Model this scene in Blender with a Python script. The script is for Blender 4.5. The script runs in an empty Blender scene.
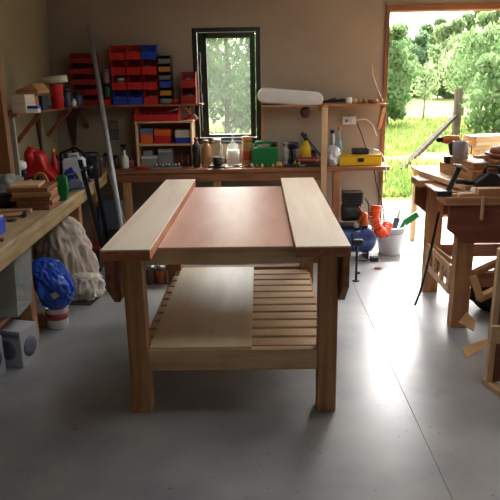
import bpy, math, random
from math import sin, cos, pi, radians
from mathutils import Matrix, Vector, noise, Euler

SC = bpy.context.scene
COL = SC.collection
random.seed(7)

# ------------------------------------------------------------------ camera
FPX = 600.0; PITCH = radians(15.8); YAW = radians(1.15); ROLL = radians(-1.0); EYE = 1.63
RM = Matrix.Rotation(YAW, 3, 'Z') @ Matrix.Rotation(pi/2 - PITCH, 3, 'X') @ Matrix.Rotation(ROLL, 3, 'Z')
cam_d = bpy.data.cameras.new('camera'); cam = bpy.data.objects.new('camera', cam_d); COL.objects.link(cam)
cam_d.sensor_width = 36; cam_d.lens = 36*FPX/500; cam_d.clip_end = 500; cam_d.clip_start = .05
cam.matrix_world = Matrix.Translation((0, 0, EYE)) @ RM.to_4x4()
SC.camera = cam

# ------------------------------------------------------------------ light
SC.view_settings.view_transform = 'Standard'
SC.view_settings.look = 'None'
SC.view_settings.gamma = 1
SC.view_settings.use_curve_mapping = False
SC.view_settings.exposure = 1.05
w = bpy.data.worlds.new('world'); SC.world = w; w.use_nodes = True
wn = w.node_tree; bg = wn.nodes['Background']
sky = wn.nodes.new('ShaderNodeTexSky'); sky.sky_type = 'NISHITA'; sky.sun_disc = False
sky.sun_elevation = radians(50); sky.sun_rotation = radians(12); sky.air_density = 1.2; sky.dust_density = 6
hs = wn.nodes.new('ShaderNodeHueSaturation'); hs.inputs['Saturation'].default_value = .2
wn.links.new(sky.outputs[0], hs.inputs['Color']); wn.links.new(hs.outputs[0], bg.inputs[0])
bg.inputs[1].default_value = 0.85
def sun_light(d, e, ang=.6):
    l = bpy.data.lights.new('sun', 'SUN'); l.energy = e; l.angle = radians(ang); l.color = (1, .95, .85)
    o = bpy.data.objects.new('sun', l); COL.objects.link(o)
    o.rotation_euler = Vector(d).to_track_quat('-Z', 'Y').to_euler(); return o
sun_light((-.10, -.60, -.86), 4.6)
def portal(loc, rot, sx, sy):
    l = bpy.data.lights.new('portal', 'AREA'); l.shape = 'RECTANGLE'; l.size = sx; l.size_y = sy
    l.cycles.is_portal = True
    o = bpy.data.objects.new('portal', l); COL.objects.link(o); o.location = loc; o.rotation_euler = rot
portal((2.1, 6.38, 1.12), (radians(-90), 0, 0), 1.7, 2.25)
portal((3.22, 4.85, 1.12), (0, radians(90), 0), 2.25, 1.7)
portal((-.3, 6.38, 1.55), (radians(-90), 0, 0), .5, 1.1)
portal((1.45, -1.86, 1.65), (radians(90), 0, 0), 1.1, .9)
def overhead_fill(loc, sx, sy, e):      # area lamp added under the closed ceiling to brighten the interior
    l = bpy.data.lights.new('overhead_fill', 'AREA'); l.shape = 'RECTANGLE'; l.size = sx; l.size_y = sy; l.energy = e; l.color = (.97, .98, 1)
    o = bpy.data.objects.new('overhead_fill', l); COL.objects.link(o); o.location = loc
overhead_fill((.35, 3.4, 2.53), 1.1, 1.9, 11)

# ------------------------------------------------------------------ measuring helpers
def ray(px, py): return RM @ Vector(((px-250)/FPX, (250-py)/FPX, -1))
def atY(px, py, Y):
    d = ray(px, py); return Vector((0, 0, EYE)) + d*(Y/d.y)
def atZ(px, py, z):
    d = ray(px, py); return Vector((0, 0, EYE)) + d*((z-EYE)/d.z)
def slot(x0, x1, ytop, Y, z):
    """centre x, width, height of something standing at depth Y on height z"""
    a = atY(x0, ytop, Y); b = atY(x1, ytop, Y); return (a.x+b.x)/2, b.x-a.x, max(.01, (a.z+b.z)/2 - z)

# ------------------------------------------------------------------ materials
def lin(h):
    h = h.lstrip('#'); r = [int(h[i:i+2], 16)/255 for i in (0, 2, 4)]
    return tuple(c/12.92 if c <= .04045 else ((c+.055)/1.055)**2.4 for c in r) + (1,)
MATS = {}
def mat(name, c, rough=.6, metal=0, var=.12, scale=8, bump=.0, trans=0, alpha=1, c2=None, spec=.5):
    if name in MATS: return MATS[name]
    m = bpy.data.materials.new(name); m.use_nodes = True; n = m.node_tree; b = n.nodes['Principled BSDF']
    c = lin(c) if isinstance(c, str) else c
    c2 = lin(c2) if c2 else tuple(x*(1-2*var) for x in c[:3]) + (1,)
    tc = n.nodes.new('ShaderNodeTexCoord'); ns = n.nodes.new('ShaderNodeTexNoise'); ns.inputs['Scale'].default_value = scale
    ns.inputs['Detail'].default_value = 5
    r = n.nodes.new('ShaderNodeValToRGB'); r.color_ramp.elements[0].color = c2; r.color_ramp.elements[1].color = c
    r.color_ramp.elements[0].position = .3; r.color_ramp.elements[1].position = .62
    n.links.new(tc.outputs['Object'], ns.inputs['Vector']); n.links.new(ns.outputs['Fac'], r.inputs['Fac'])
    n.links.new(r.outputs[0], b.inputs['Base Color'])
    b.inputs['Roughness'].default_value = rough; b.inputs['Metallic'].default_value = metal
    b.inputs['Specular IOR Level'].default_value = spec
    if trans: b.inputs['Transmission Weight'].default_value = trans
    if alpha < 1: b.inputs['Alpha'].default_value = alpha
    if bump:
        bp = n.nodes.new('ShaderNodeBump'); bp.inputs['Strength'].default_value = bump; bp.inputs['Distance'].default_value = .02
        n.links.new(ns.outputs['Fac'], bp.inputs['Height']); n.links.new(bp.outputs[0], b.inputs['Normal'])
    MATS[name] = m; return m
def wood(name, c, c2, axis='Y', rough=.6, stretch=.06, scale=26, knots=True):
    if name in MATS: return MATS[name]
    m = bpy.data.materials.new(name); m.use_nodes = True; n = m.node_tree; b = n.nodes['Principled BSDF']
    tc = n.nodes.new('ShaderNodeTexCoord'); mp = n.nodes.new('ShaderNodeMapping')
    s = [1, 1, 1]; s['XYZ'.index(axis)] = stretch; mp.inputs['Scale'].default_value = s
    oi = n.nodes.new('ShaderNodeObjectInfo'); va = n.nodes.new('ShaderNodeVectorMath'); va.operation = 'ADD'
    sc2 = n.nodes.new('ShaderNodeVectorMath'); sc2.operation = 'SCALE'; sc2.inputs['Scale'].default_value = 17.
    n.links.new(oi.outputs['Random'], sc2.inputs[0])
    n.links.new(tc.outputs['Object'], va.inputs[0]); n.links.new(sc2.outputs[0], va.inputs[1]); n.links.new(va.outputs[0], mp.inputs[0])
    ns = n.nodes.new('ShaderNodeTexNoise'); ns.inputs['Scale'].default_value = scale; ns.inputs['Detail'].default_value = 6
    ns.inputs['Distortion'].default_value = .6
    n.links.new(mp.outputs[0], ns.inputs['Vector'])
    r = n.nodes.new('ShaderNodeValToRGB'); r.color_ramp.elements[0].color = lin(c2); r.color_ramp.elements[1].color = lin(c)
    r.color_ramp.elements[0].position = .32; r.color_ramp.elements[1].position = .6
    n.links.new(ns.outputs['Fac'], r.inputs['Fac'])
    last = r.outputs[0]
    if knots:
        big = n.nodes.new('ShaderNodeTexNoise'); big.inputs['Scale'].default_value = 3.5; big.inputs['Detail'].default_value = 2
        n.links.new(va.outputs[0], big.inputs['Vector'])
        mx = n.nodes.new('ShaderNodeMixRGB'); mx.blend_type = 'MULTIPLY'; mx.inputs[0].default_value = .35
        r2 = n.nodes.new('ShaderNodeValToRGB'); r2.color_ramp.elements[0].color = (.45, .36, .3, 1); r2.color_ramp.elements[0].position = .35
        r2.color_ramp.elements[1].color = (1, 1, 1, 1); r2.color_ramp.elements[1].position = .55
        n.links.new(big.outputs['Fac'], r2.inputs['Fac']); n.links.new(last, mx.inputs[1]); n.links.new(r2.outputs[0], mx.inputs[2]); last = mx.outputs[0]
    n.links.new(last, b.inputs['Base Color']); b.inputs['Roughness'].default_value = rough
    if rough >= .9: b.inputs['Specular IOR Level'].default_value = .05
    MATS[name] = m; return m
def plastic(c, rough=.4, **k): return mat('plastic_'+c.lstrip('#'), c, rough, var=.06, **k)

PLY = {a: wood('birch_ply_'+a, '#eadbc6', '#dfcbb2', a, .5, .1, 9, knots=False) for a in 'XY'}
REDPLY = wood('red_ply', '#dcb09c', '#cf9f8b', 'Y', .33, .3, 7, knots=False)
PINE = {a: wood('pine_'+a, '#bc8a5c', '#996841', a) for a in 'XYZ'}
PINED = {a: wood('brown_pine_'+a, '#99643f', '#78492c', a) for a in 'XYZ'}
PINEL = {a: wood('light_pine_'+a, '#d6b48a', '#bf9a6e', a) for a in 'XYZ'}
REDW = wood('red_brown_board', '#84482f', '#6d3823', 'X', .6)
WALL = mat('wall_board', '#a69886', .85, var=.05, scale=2.5)
WALLL = mat('wall_left_board', '#978c6c', .85, var=.06, scale=2.5)
BLACK = mat('black_plastic', '#1c1c1f', .45); BLACKM = mat('black_metal', '#222327', .4, .6)
STEEL = mat('steel', '#a9abad', .35, .9); DSTEEL = mat('dark_steel', '#4a4c52', .45, .8); ALU = mat('aluminium', '#b9bcc0', .42, .35)
COPPER = mat('copper', '#b0643a', .4, .8)
WHITE = mat('white_plastic', '#e4e4e0', .45, var=.04); CREAM = mat('cream_card', '#cfc6ae', .8, var=.05)
RED = mat('red_plastic', '#c0201c', .4, var=.08); BLUE = mat('blue_plastic', '#2545b8', .4, var=.08)
ORANGE = mat('orange_plastic', '#e0651c', .45, var=.08); YELLOW = mat('yellow_plastic', '#e2bb14', .45, var=.06)
GREEN = mat('green_plastic', '#0d7a3c', .4, var=.08); NAVY = mat('navy_plastic', '#1d2540', .5)
GREYP = mat('grey_plastic', '#8b8d90', .5); AMBER = mat('amber_plastic', '#c98233', .4)
CARD = mat('cardboard', '#bd9463', .85, var=.06); SACK = mat('sack_cloth', '#cdbdab', .95, var=.14, scale=5)
SACKW = mat('white_sack', '#d8d0c0', .95, var=.1, scale=5); BLUEBAG = mat('blue_bag', '#1f56c8', .3, var=.15, scale=9)
LEATH = mat('dark_cloth', '#3c3630', .9); MAROON = mat('maroon_paint', '#7c2a26', .4)
def clearmat(name, c, a): return mat(name, c, .12, var=.02, alpha=a)
CLEARP = clearmat('clear_plastic', '#cfd3d2', .42); CLEARG = clearmat('clear_glass', '#dfe6e4', .3)
TUBP = clearmat('translucent_tub', '#c6ccc4', .40)

# ------------------------------------------------------------------ mesh builder
class MB:
    def __init__(s, T=None): s.v = []; s.f = []; s.sm = []; s.T = T
    def add(s, vs, fs, smooth=False, T=None):
        o = len(s.v)
        for p in vs:
            p = Vector(p)
            if T is not None: p = T @ p
            if s.T is not None: p = s.T @ p
            s.v.append(p)
        for f in fs: s.f.append([i+o for i in f]); s.sm.append(smooth)
        return s
    def box(s, x0, x1, y0, y1, z0, z1, T=None):
        vs = [(x, y, z) for x in (x0, x1) for y in (y0, y1) for z in (z0, z1)]
        return s.add(vs, [(0, 1, 3, 2), (4, 6, 7, 5), (0, 4, 5, 1), (2, 3, 7, 6), (0, 2, 6, 4), (1, 5, 7, 3)], False, T)
    def cbox(s, cx, cy, z0, dx, dy, dz, T=None): return s.box(cx-dx/2, cx+dx/2, cy-dy/2, cy+dy/2, z0, z0+dz, T)
    def lathe(s, prof, n=20, T=None, sx=1, sy=1):
        vs = []; fs = []
        for r, z in prof:
            for k in range(n): a = 2*pi*k/n; vs.append((r*cos(a)*sx, r*sin(a)*sy, z))
        for i in range(len(prof)-1):
            for k in range(n):
                k2 = (k+1) % n; fs.append((i*n+k, i*n+k2, (i+1)*n+k2, (i+1)*n+k))
        if prof[0][0] > 1e-4: fs.append(tuple(range(n-1, -1, -1)))
        if prof[-1][0] > 1e-4: fs.append(tuple((len(prof)-1)*n+k for k in range(n)))
        return s.add(vs, fs, True, T)
    def tube(s, pts, r, n=8, close=False, T=None):
        pts = [Vector(p) for p in pts]; m = len(pts); vs = []; fs = []
        rs = r if isinstance(r, (list, tuple)) else [r]*m
        up = None
        for i, p in enumerate(pts):
            if close: t = pts[(i+1) % m] - pts[i-1]
            else: t = pts[min(i+1, m-1)] - pts[max(i-1, 0)]
            t.normalize()
            if up is None:
                up = Vector((0, 0, 1)) if abs(t.z) < .9 else Vector((1, 0, 0))
            u = (up - t*up.dot(t)).normalized(); w_ = t.cross(u); up = u
            for k in range(n): a = 2*pi*k/n; vs.append(p + (u*cos(a) + w_*sin(a))*rs[i])
        for i in range(m if close else m-1):
            j = (i+1) % m
            for k in range(n): k2 = (k+1) % n; fs.append((i*n+k, i*n+k2, j*n+k2, j*n+k))
        if not close: fs.append(tuple(range(n-1, -1, -1))); fs.append(tuple((m-1)*n+k for k in range(n)))
        return s.add(vs, fs, True, T)
    def bar(s, a, b, w_, h, up=(0, 0, 1)):
        a = Vector(a); b = Vector(b); t = (b-a); L = t.length; t.normalize(); up = Vector(up)
        x = t.cross(up).normalized(); z = x.cross(t).normalized()
        T = Matrix((x, t, z)).transposed().to_4x4(); T.translation = a
        return s.box(-w_/2, w_/2, 0, L, -h/2, h/2, T)
    def prism(s, poly, d0, d1, plane='XZ', T=None):
        n = len(poly)
        def P(a, b, d): return {'XZ': (a, d, b), 'YZ': (d, a, b), 'XY': (a, b, d)}[plane]
        vs = [P(a, b, d0) for a, b in poly] + [P(a, b, d1) for a, b in poly]
        fs = [tuple(range(n)), tuple(range(2*n-1, n-1, -1))] + [(i, i+n, (i+1) % n+n, (i+1) % n) for i in range(n)]
        return s.add(vs, fs, False, T)
    def cloth(s, c, r, seed=0, amp=.16, freq=1.6, fold=.13, ff=5.5, sub=5, lean=(0, 0), flat=True):
        import bmesh
        bm = bmesh.new(); bmesh.ops.create_icosphere(bm, subdivisions=sub, radius=1); vs = []
        for v in bm.verts:
            d = v.co.normalized(); o = Vector((seed*7.3, seed*1.7, seed))
            w1 = noise.noise(d*1.3+o)*1.2
            q = Vector((d.x*ff + w1*2, d.y*ff, d.z*ff*.22 + w1)) + o
            k = 1 + amp*noise.noise(d*freq+o) + fold*(1-2*abs(noise.noise(q)))*(1-.45*abs(d.z)) - fold*.5
            sq = (abs(d.z)**.8)*(1 if d.z > 0 else -1)
            p = Vector((d.x*r[0]*k, d.y*r[1]*k, sq*r[2]*(.9+.1*k)))
            p.x += lean[0]*p.z; p.y += lean[1]*p.z
            if flat: p.z = max(p.z, -r[2]*.8)
            vs.append(p + Vector(c))
        fs = [tuple(x.index for x in f.verts) for f in bm.faces]; bm.free()
        return s.add(vs, fs, True)
    def blob(s, c, r, seed=0, amp=.2, freq=3, sub=3, flat=True, fold=0):
        import bmesh
        bm = bmesh.new(); bmesh.ops.create_icosphere(bm, subdivisions=sub, radius=1)
        vs = []
        for v in bm.verts:
            d = v.co.normalized(); q = d*freq + Vector((seed*7.3, seed*1.7, seed))
            k = 1 + amp*noise.noise(q) + fold*(abs(noise.noise(q*2.7 + Vector((3, 1, 0))))-.3)
            p = Vector((d.x*r[0], d.y*r[1], d.z*r[2]))*k
            if flat: p.z = max(p.z, -r[2]*.8)
            vs.append(p + Vector(c))
        fs = [tuple(x.index for x in f.verts) for f in bm.faces]; bm.free()
        return s.add(vs, fs, True)
    def build(s, name, m, parent=None, label=None, bev=0, seg=2, kind=None, loc=None, rz=0):
        me = bpy.data.meshes.new(name); me.from_pydata([tuple(v) for v in s.v], [], s.f); me.validate()
        if len(me.polygons) == len(s.sm): me.polygons.foreach_set('use_smooth', s.sm)
        me.materials.append(m); me.update()
        import bmesh
        bm = bmesh.new(); bm.from_mesh(me); bmesh.ops.recalc_face_normals(bm, faces=bm.faces); bm.to_mesh(me); bm.free()
        o = bpy.data.objects.new(name, me); COL.objects.link(o)
        if parent is not None: o.parent = parent
        if label: o['label'] = label
        if kind: o['kind'] = kind
        if loc is not None: o.location = loc; o.rotation_euler = (0, 0, rz)
        if bev:
            b = o.modifiers.new('bevel', 'BEVEL'); b.width = bev; b.segments = seg; b.limit_method = 'ANGLE'; b.angle_limit = radians(50)
        return o
def tag(o, label, cat, group=None, kind=None):
    o['label'] = label; o['category'] = cat
    if group: o['group'] = group
    if kind: o['kind'] = kind
    return o
def thing(name, label, cat, loc=(0, 0, 0), rz=0, group=None, rot=None):
    o = bpy.data.objects.new(name, None); COL.objects.link(o); o.empty_display_size = .1
    o.location = loc; o.rotation_euler = rot or (0, 0, rz)
    return tag(o, label, cat, group)
def solo(mb, name, m, label, cat, loc=(0, 0, 0), rz=0, group=None, bev=0, rot=None):
    o = mb.build(name, m, bev=bev); o.location = loc; o.rotation_euler = rot or (0, 0, rz)
    return tag(o, label, cat, group)
def struct(name, mb, m, bev=0):
    o = mb.build(name, m, bev=bev); o['kind'] = 'structure'; return o
def dup(root, loc, rz=0, label=None, rot=None):
    r = root.copy(); COL.objects.link(r); r.location = loc; r.rotation_euler = rot or (0, 0, rz)
    if label: r['label'] = label
    for ch in list(root.children):
        c = ch.copy(); COL.objects.link(c); c.parent = r
        for g in list(ch.children): d = g.copy(); COL.objects.link(d); d.parent = c
    return r

# ================================================================== THE SETTING
WY = 6.2; WT = .14; XL = -2.05; XR = 3.05; YF = -1.8; HC = 2.55; DX0 = 1.26; DX1 = 2.96; DH = 2.25
WX0, WX1, WZ0, WZ1 = -.66, .01, 1.035, 2.13      # window rough opening

def floor_mat():
    m = bpy.data.materials.new('painted_concrete'); m.use_nodes = True; n = m.node_tree; b = n.nodes['Principled BSDF']
    tc = n.nodes.new('ShaderNodeTexCoord'); ns = n.nodes.new('ShaderNodeTexNoise'); ns.inputs['Scale'].default_value = 2.2; ns.inputs['Detail'].default_value = 7
    n.links.new(tc.outputs['Object'], ns.inputs['Vector'])
    r = n.nodes.new('ShaderNodeValToRGB'); r.color_ramp.elements[0].color = lin('#84868a'); r.color_ramp.elements[1].color = lin('#9fa09e')
    r.color_ramp.elements[0].position = .35; r.color_ramp.elements[1].position = .65
    n.links.new(ns.outputs['Fac'], r.inputs['Fac'])
    # scuffs / specks of dirt
    vo = n.nodes.new('ShaderNodeTexNoise'); vo.inputs['Scale'].default_value = 34; vo.inputs['Detail'].default_value = 3
    n.links.new(tc.outputs['Object'], vo.inputs['Vector'])
    r3 = n.nodes.new('ShaderNodeValToRGB'); r3.color_ramp.elements[0].position = .27; r3.color_ramp.elements[1].position = .33
    r3.color_ramp.elements[0].color = (.3, .28, .25, 1); r3.color_ramp.elements[1].color = (1, 1, 1, 1)
    n.links.new(vo.outputs['Fac'], r3.inputs['Fac'])
    mx = n.nodes.new('ShaderNodeMixRGB'); mx.blend_type = 'MULTIPLY'; mx.inputs[0].default_value = .6
    n.links.new(r.outputs[0], mx.inputs[1]); n.links.new(r3.outputs[0], mx.inputs[2]); n.links.new(mx.outputs[0], b.inputs['Base Color'])
    rr = n.nodes.new('ShaderNodeMapRange'); rr.inputs['To Min'].default_value = .24; rr.inputs['To Max'].default_value = .46
    n.links.new(ns.outputs['Fac'], rr.inputs['Value']); n.links.new(rr.outputs[0], b.inputs['Roughness'])
    b.inputs['Specular IOR Level'].default_value = .6
    bp = n.nodes.new('ShaderNodeBump'); bp.inputs['Strength'].default_value = .05; bp.inputs['Distance'].default_value = .02
    n.links.new(ns.outputs['Fac'], bp.inputs['Height']); n.links.new(bp.outputs[0], b.inputs['Normal'])
    return m
f = MB(); SEAM = .752       # the slab is cast in two bays with a thin joint
f.box(XL, SEAM-.003, YF, WY+WT, -.12, 0); f.box(SEAM+.003, XR, YF, WY+WT, -.12, 0); f.box(SEAM-.003, SEAM+.003, YF, WY+WT, -.12, -.004)
struct('floor', f, floor_mat())
b = MB()
b.box(XL-WT, WX0, WY, WY+WT, 0, HC).box(WX0, WX1, WY, WY+WT, 0, WZ0).box(WX0, WX1, WY, WY+WT, WZ1, HC).box(WX1, DX0, WY, WY+WT, 0, HC)
b.box(DX0, DX1, WY, WY+WT, DH, HC).box(DX1, XR+WT, WY, WY+WT, 0, HC)
struct('wall_back', b, WALL)
struct('wall_left', MB().box(XL-WT, XL, YF, WY, 0, HC), WALLL)
struct('wall_right', MB().box(XR, XR+WT, YF, 4.0, 0, HC).box(XR, XR+WT, 4.0, 5.7, DH, HC).box(XR, XR+WT, 5.7, WY, 0, HC), WALL)   # unseen wide side opening, added to let more light in
struct('path_2', MB().box(XR+WT+.001, 14, -8, WY+WT, -.16, -.035), mat('gravel_apron', '#7a7164', .95, c2='#575044', scale=22, bump=.5))
b = MB(); b.box(XL, .9, YF-WT, YF, 0, HC).box(.9, 2.0, YF-WT, YF, 0, 1.2).box(.9, 2.0, YF-WT, YF, 2.1, HC).box(2.0, XR, YF-WT, YF, 0, HC)
struct('wall_front', b, WALL)
struct('ceiling', MB().box(XL-WT, XR+WT, YF-WT, WY+WT, HC, HC+.1), mat('ceiling_board', '#b9ad9c', .9, var=.03))
m3 = MB()
for q in ((-.25, .95, 2.4, 2.44), (-.25, .95, 4.36, 4.4), (-.25, -.21, 2.44, 4.36), (.91, .95, 2.44, 4.36)): m3.box(q[0], q[1], q[2], q[3], HC-.03, HC-.001)
struct('fill_lamp_frame', m3, PINE['X'])  # unseen frame added around the overhead lamp; the ceiling behind is solid
# timber edge of the doorway
struct('trim_1', MB().box(DX0-.035, DX0+.004, WY-.02, WY+WT+.02, 0, DH+.02), PINED['Z'], .003)
struct('trim_2', MB().box(DX1-.004, DX1+.035, WY-.02, WY+WT+.02, 0, DH+.02), PINED['Z'], .003)
struct('trim_3', MB().box(DX0-.035, DX1+.035, WY-.021, WY+WT+.021, DH-.004, DH+.05), PINED['X'], .003)
# window: dark frame, one glazed casement
FR = mat('dark_green_frame', '#20241f', .35)
win = MB(); a0, a1, c0, c1 = WX0, WX1, WZ0, WZ1
win.box(a0, a0+.045, WY+.02, WY+.12, c0, c1).box(a1-.045, a1, WY+.02, WY+.12, c0, c1).box(a0+.045, a1-.045, WY+.02, WY+.12, c0, c0+.03).box(a0+.045, a1-.045, WY+.02, WY+.12, c1-.04, c1)
wo = struct('window_1', win, FR, .004)
cs = MB(); q0, q1, r0, r1 = a0+.052, a1-.052, c0+.036, c1-.046; t_ = .052
cs.box(q0, q0+t_+.035, WY+.03, WY+.085, r0, r1).box(q1-t_, q1, WY+.03, WY+.085, r0, r1).box(q0+t_, q1-t_, WY+.03, WY+.085, r0, r0+.03).box(q0+t_, q1-t_, WY+.03, WY+.085, r1-t_, r1)
cs.build('casement', FR, wo, bev=.004)
def glass():
    m = bpy.data.materials.new('window_glass'); m.use_nodes = True; n = m.node_tree; n.nodes.clear()
    o = n.nodes.new('ShaderNodeOutputMaterial'); mx = n.nodes.new('ShaderNodeMixShader'); t = n.nodes.new('ShaderNodeBsdfTransparent'); g = n.nodes.new('ShaderNodeBsdfGlossy')
    g.inputs['Roughness'].default_value = .03; t.inputs[0].default_value = (.93, .95, .94, 1); mx.inputs[0].default_value = .08
    n.links.new(t.outputs[0], mx.inputs[1]); n.links.new(g.outputs[0], mx.inputs[2])
    du = n.nodes.new('ShaderNodeBsdfTranslucent'); du.inputs[0].default_value = (.9, .9, .88, 1); m2 = n.nodes.new('ShaderNodeMixShader'); m2.inputs[0].default_value = .012   # dust on the pane
    n.links.new(mx.outputs[0], m2.inputs[1]); n.links.new(du.outputs[0], m2.inputs[2]); n.links.new(m2.outputs[0], o.inputs[0]); return m
GL = glass()
MB().box(q0+t_-.005, q1-t_+.005, WY+.055, WY+.061, r0+.025, r1-t_+.005).build('pane', GL, wo)
hd = MB(); hd.box(q0+.015, q0+.035, WY+.015, WY+.03, 1.42, 1.50).tube([(q0+.025, WY+.01, 1.46), (q0+.025, WY-.005, 1.46), (q0+.025, WY-.005, 1.37)], .007)
hd.build('window_handle', STEEL, wo)
struct('trim_4', MB().box(a0-.03, a1+.03, WY-.02, WY+.02, c0-.025, c0+.002), FR, .003)
w2 = MB(); w2.box(.9, .96, YF-.1, YF-.04, 1.2, 2.1).box(1.94, 2.0, YF-.1, YF-.04, 1.2, 2.1).box(.96, 1.94, YF-.1, YF-.04, 1.2, 1.26).box(.96, 1.94, YF-.1, YF-.04, 2.04, 2.1)
w2o = struct('fill_window', w2, FR, .004)  # unseen window behind the camera, added for fill light
MB().box(.955, 1.945, YF-.075, YF-.07, 1.255, 2.045).build('pane', GL, w2o)

# ================================================================== OUTSIDE
def ground_mat():
    m = bpy.data.materials.new('meadow'); m.use_nodes = True; n = m.node_tree; b = n.nodes['Principled BSDF']
    tc = n.nodes.new('ShaderNodeTexCoord'); ns = n.nodes.new('ShaderNodeTexNoise'); ns.inputs['Scale'].default_value = .35; ns.inputs['Detail'].default_value = 8
    n.links.new(tc.outputs['Object'], ns.inputs['Vector'])
    r = n.nodes.new('ShaderNodeValToRGB'); e = r.color_ramp.elements; e[0].position = .36; e[0].color = lin('#4c6632'); e[1].position = .6; e[1].color = lin('#77764a')
    x = e.new(.48); x.color = lin('#64703c'); n.links.new(ns.outputs['Fac'], r.inputs['Fac']); n.links.new(r.outputs[0], b.inputs['Base Color'])
    b.inputs['Roughness'].default_value = 1; b.inputs['Specular IOR Level'].default_value = .1; return m
def heightf(x, y): return .12*noise.noise(Vector((x*.12, y*.12, 0))) - .05 + max(0, (y-24))*.012
g = MB(); nx, ny = 60, 70; vs = []; fs = []
for j in range(ny+1):
    for i in range(nx+1):
        y = 8.4 + 92*(j/ny)**1.7; x = -45 + 110*i/nx; vs.append((x, y, heightf(x, y) if j else -.04))
for j in range(ny):
    for i in range(nx): fs.append((j*(nx+1)+i, j*(nx+1)+i+1, (j+1)*(nx+1)+i+1, (j+1)*(nx+1)+i))
g.add(vs, fs, True); go = struct('ground', g, ground_mat())
struct('path', MB().box(-12, 14, WY+WT+.001, 8.6, -.16, -.035), mat('gravel_apron', '#7a7164', .95, c2='#575044', scale=22, bump=.5))
# bare reddish earth bank
eb = MB()
for k, (x, y, rx, ry, rz) in enumerate([(3.6, 12.2, 1.3, .7, .16), (2.9, 9.6, .6, .35, .06), (5.2, 12.9, 1.2, .6, .14)]): eb.blob((x, y, -.02), (rx, ry, rz), k+3, .35, 2.5)
tag(eb.build('earth_bank', mat('red_earth', '#a8795a', 1, c2='#8a7a4c', scale=6, bump=.4)), 'low bank of bare reddish earth at near edge of the grass', 'earth', kind='stuff')
# long grass
gr = MB(); R = random.Random(3)
for k in range(26000):
    y = 8.5 + 17*R.random()**1.5; x = (R.random()*.55+.02)*y*1.0 + (R.random()-.5)*2 if R.random() < .85 else (R.random()-.6)*.3*y
    h = .05 + .16*R.random()*(1 if y > 11 else .7); a = R.random()*pi; z = heightf(x, y)-.01
    dx, dy = cos(a)*.012*(1+y*.06), sin(a)*.012*(1+y*.06); lx, ly = (R.random()-.5)*.12, (R.random()-.5)*.12
    gr.add([(x-dx, y-dy, z), (x+dx, y+dy, z), (x+lx, y+ly, z+h)], [(0, 1, 2)])
def leafmat(name, c, c2, tr=.45):
    m = bpy.data.materials.new(name); m.use_nodes = True; n = m.node_tree; n.nodes.clear()
    o = n.nodes.new('ShaderNodeOutputMaterial'); mx = n.nodes.new('ShaderNodeMixShader'); d = n.nodes.new('ShaderNodeBsdfDiffuse'); t = n.nodes.new('ShaderNodeBsdfTranslucent')
    tc = n.nodes.new('ShaderNodeTexCoord'); ns = n.nodes.new('ShaderNodeTexNoise'); ns.inputs['Scale'].default_value = 1.6; ns.inputs['Detail'].default_value = 4
    r = n.nodes.new('ShaderNodeValToRGB'); r.color_ramp.elements[0].color = lin(c2); r.color_ramp.elements[1].color = lin(c); r.color_ramp.elements[0].position = .38; r.color_ramp.elements[1].position = .62
    n.links.new(tc.outputs['Object'], ns.inputs['Vector']); n.links.new(ns.outputs['Fac'], r.inputs['Fac'])
    n.links.new(r.outputs[0], d.inputs[0]); n.links.new(r.outputs[0], t.inputs[0]); mx.inputs[0].default_value = tr
    n.links.new(d.outputs[0], mx.inputs[1]); n.links.new(t.outputs[0], mx.inputs[2]); n.links.new(mx.outputs[0], o.inputs[0]); return m
tag(gr.build('meadow_grass', leafmat('grass_blades', '#8a8f52', '#5a7434')), 'long sunlit grass growing on the field beyond the doorway', 'grass', kind='stuff')
LEAF = [leafmat('leaf_mid', '#7f9468', '#5c774a'), leafmat('leaf_dark', '#8a9f7c', '#647d5a'), leafmat('leaf_light', '#98a67c', '#758c5c')]
BARK = mat('bark', '#6f6454', .95, bump=.4, scale=14)
def crown(mb, blobs, n, ls, R):
    for _ in range(n):
        bx, by, bz, br = R.choice(blobs); d = Vector((R.gauss(0, 1), R.gauss(0, 1), R.gauss(0, 1))).normalized()*br*(R.random()**.45)
        p = Vector((bx, by, bz)) + Vector((d.x, d.y, d.z*.85)); e = Euler((R.random()*6, R.random()*6, R.random()*6)).to_matrix(); s = ls*(.6+.8*R.random())
        mb.add([p + e @ Vector(q) for q in ((-s, 0, 0), (0, -s*.5, 0), (s, 0, 0), (0, s*.5, 0))], [(0, 1, 2, 3)])
def tree(x, y, h, spread, kind, label, group=None, n=5000, seed=1, trunk_h=.35, ls=.09, cat='tree', name='field_tree'):
    R = random.Random(seed); z = heightf(x, y) if y > 8.6 else 0
    t = thing(name, label, cat, (x, y, z), 0, group)
    tr = MB(); r = .012*h+.015; th = h*.8
    tr.tube([(0, 0, -.1), (.02*h*R.uniform(-1, 1), 0, th*.4), (.03*h*R.uniform(-1, 1), .01*h, th)], [r, r*.7, r*.25])
    blobs = []
    nb = 11
    for k in range(nb):
        a = k*2.4+R.random(); zz = h*(trunk_h + (1-trunk_h)*(k+.4)/nb); rr = spread*(1-.55*abs((k+.5)/nb-.4)/.6)
        bx, by = cos(a)*rr*.6, sin(a)*rr*.6; blobs.append((bx, by, zz, rr*.62))
        tr.tube([(0, 0, zz*.72), (bx*.5, by*.5, zz*.88), (bx, by, zz)], [r*.4, r*.25, r*.1], 5)
    tr.build('trunk', BARK, t)
    c = MB(); crown(c, blobs, n, ls, R); c.build('foliage', LEAF[kind], t)
    return t
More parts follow.
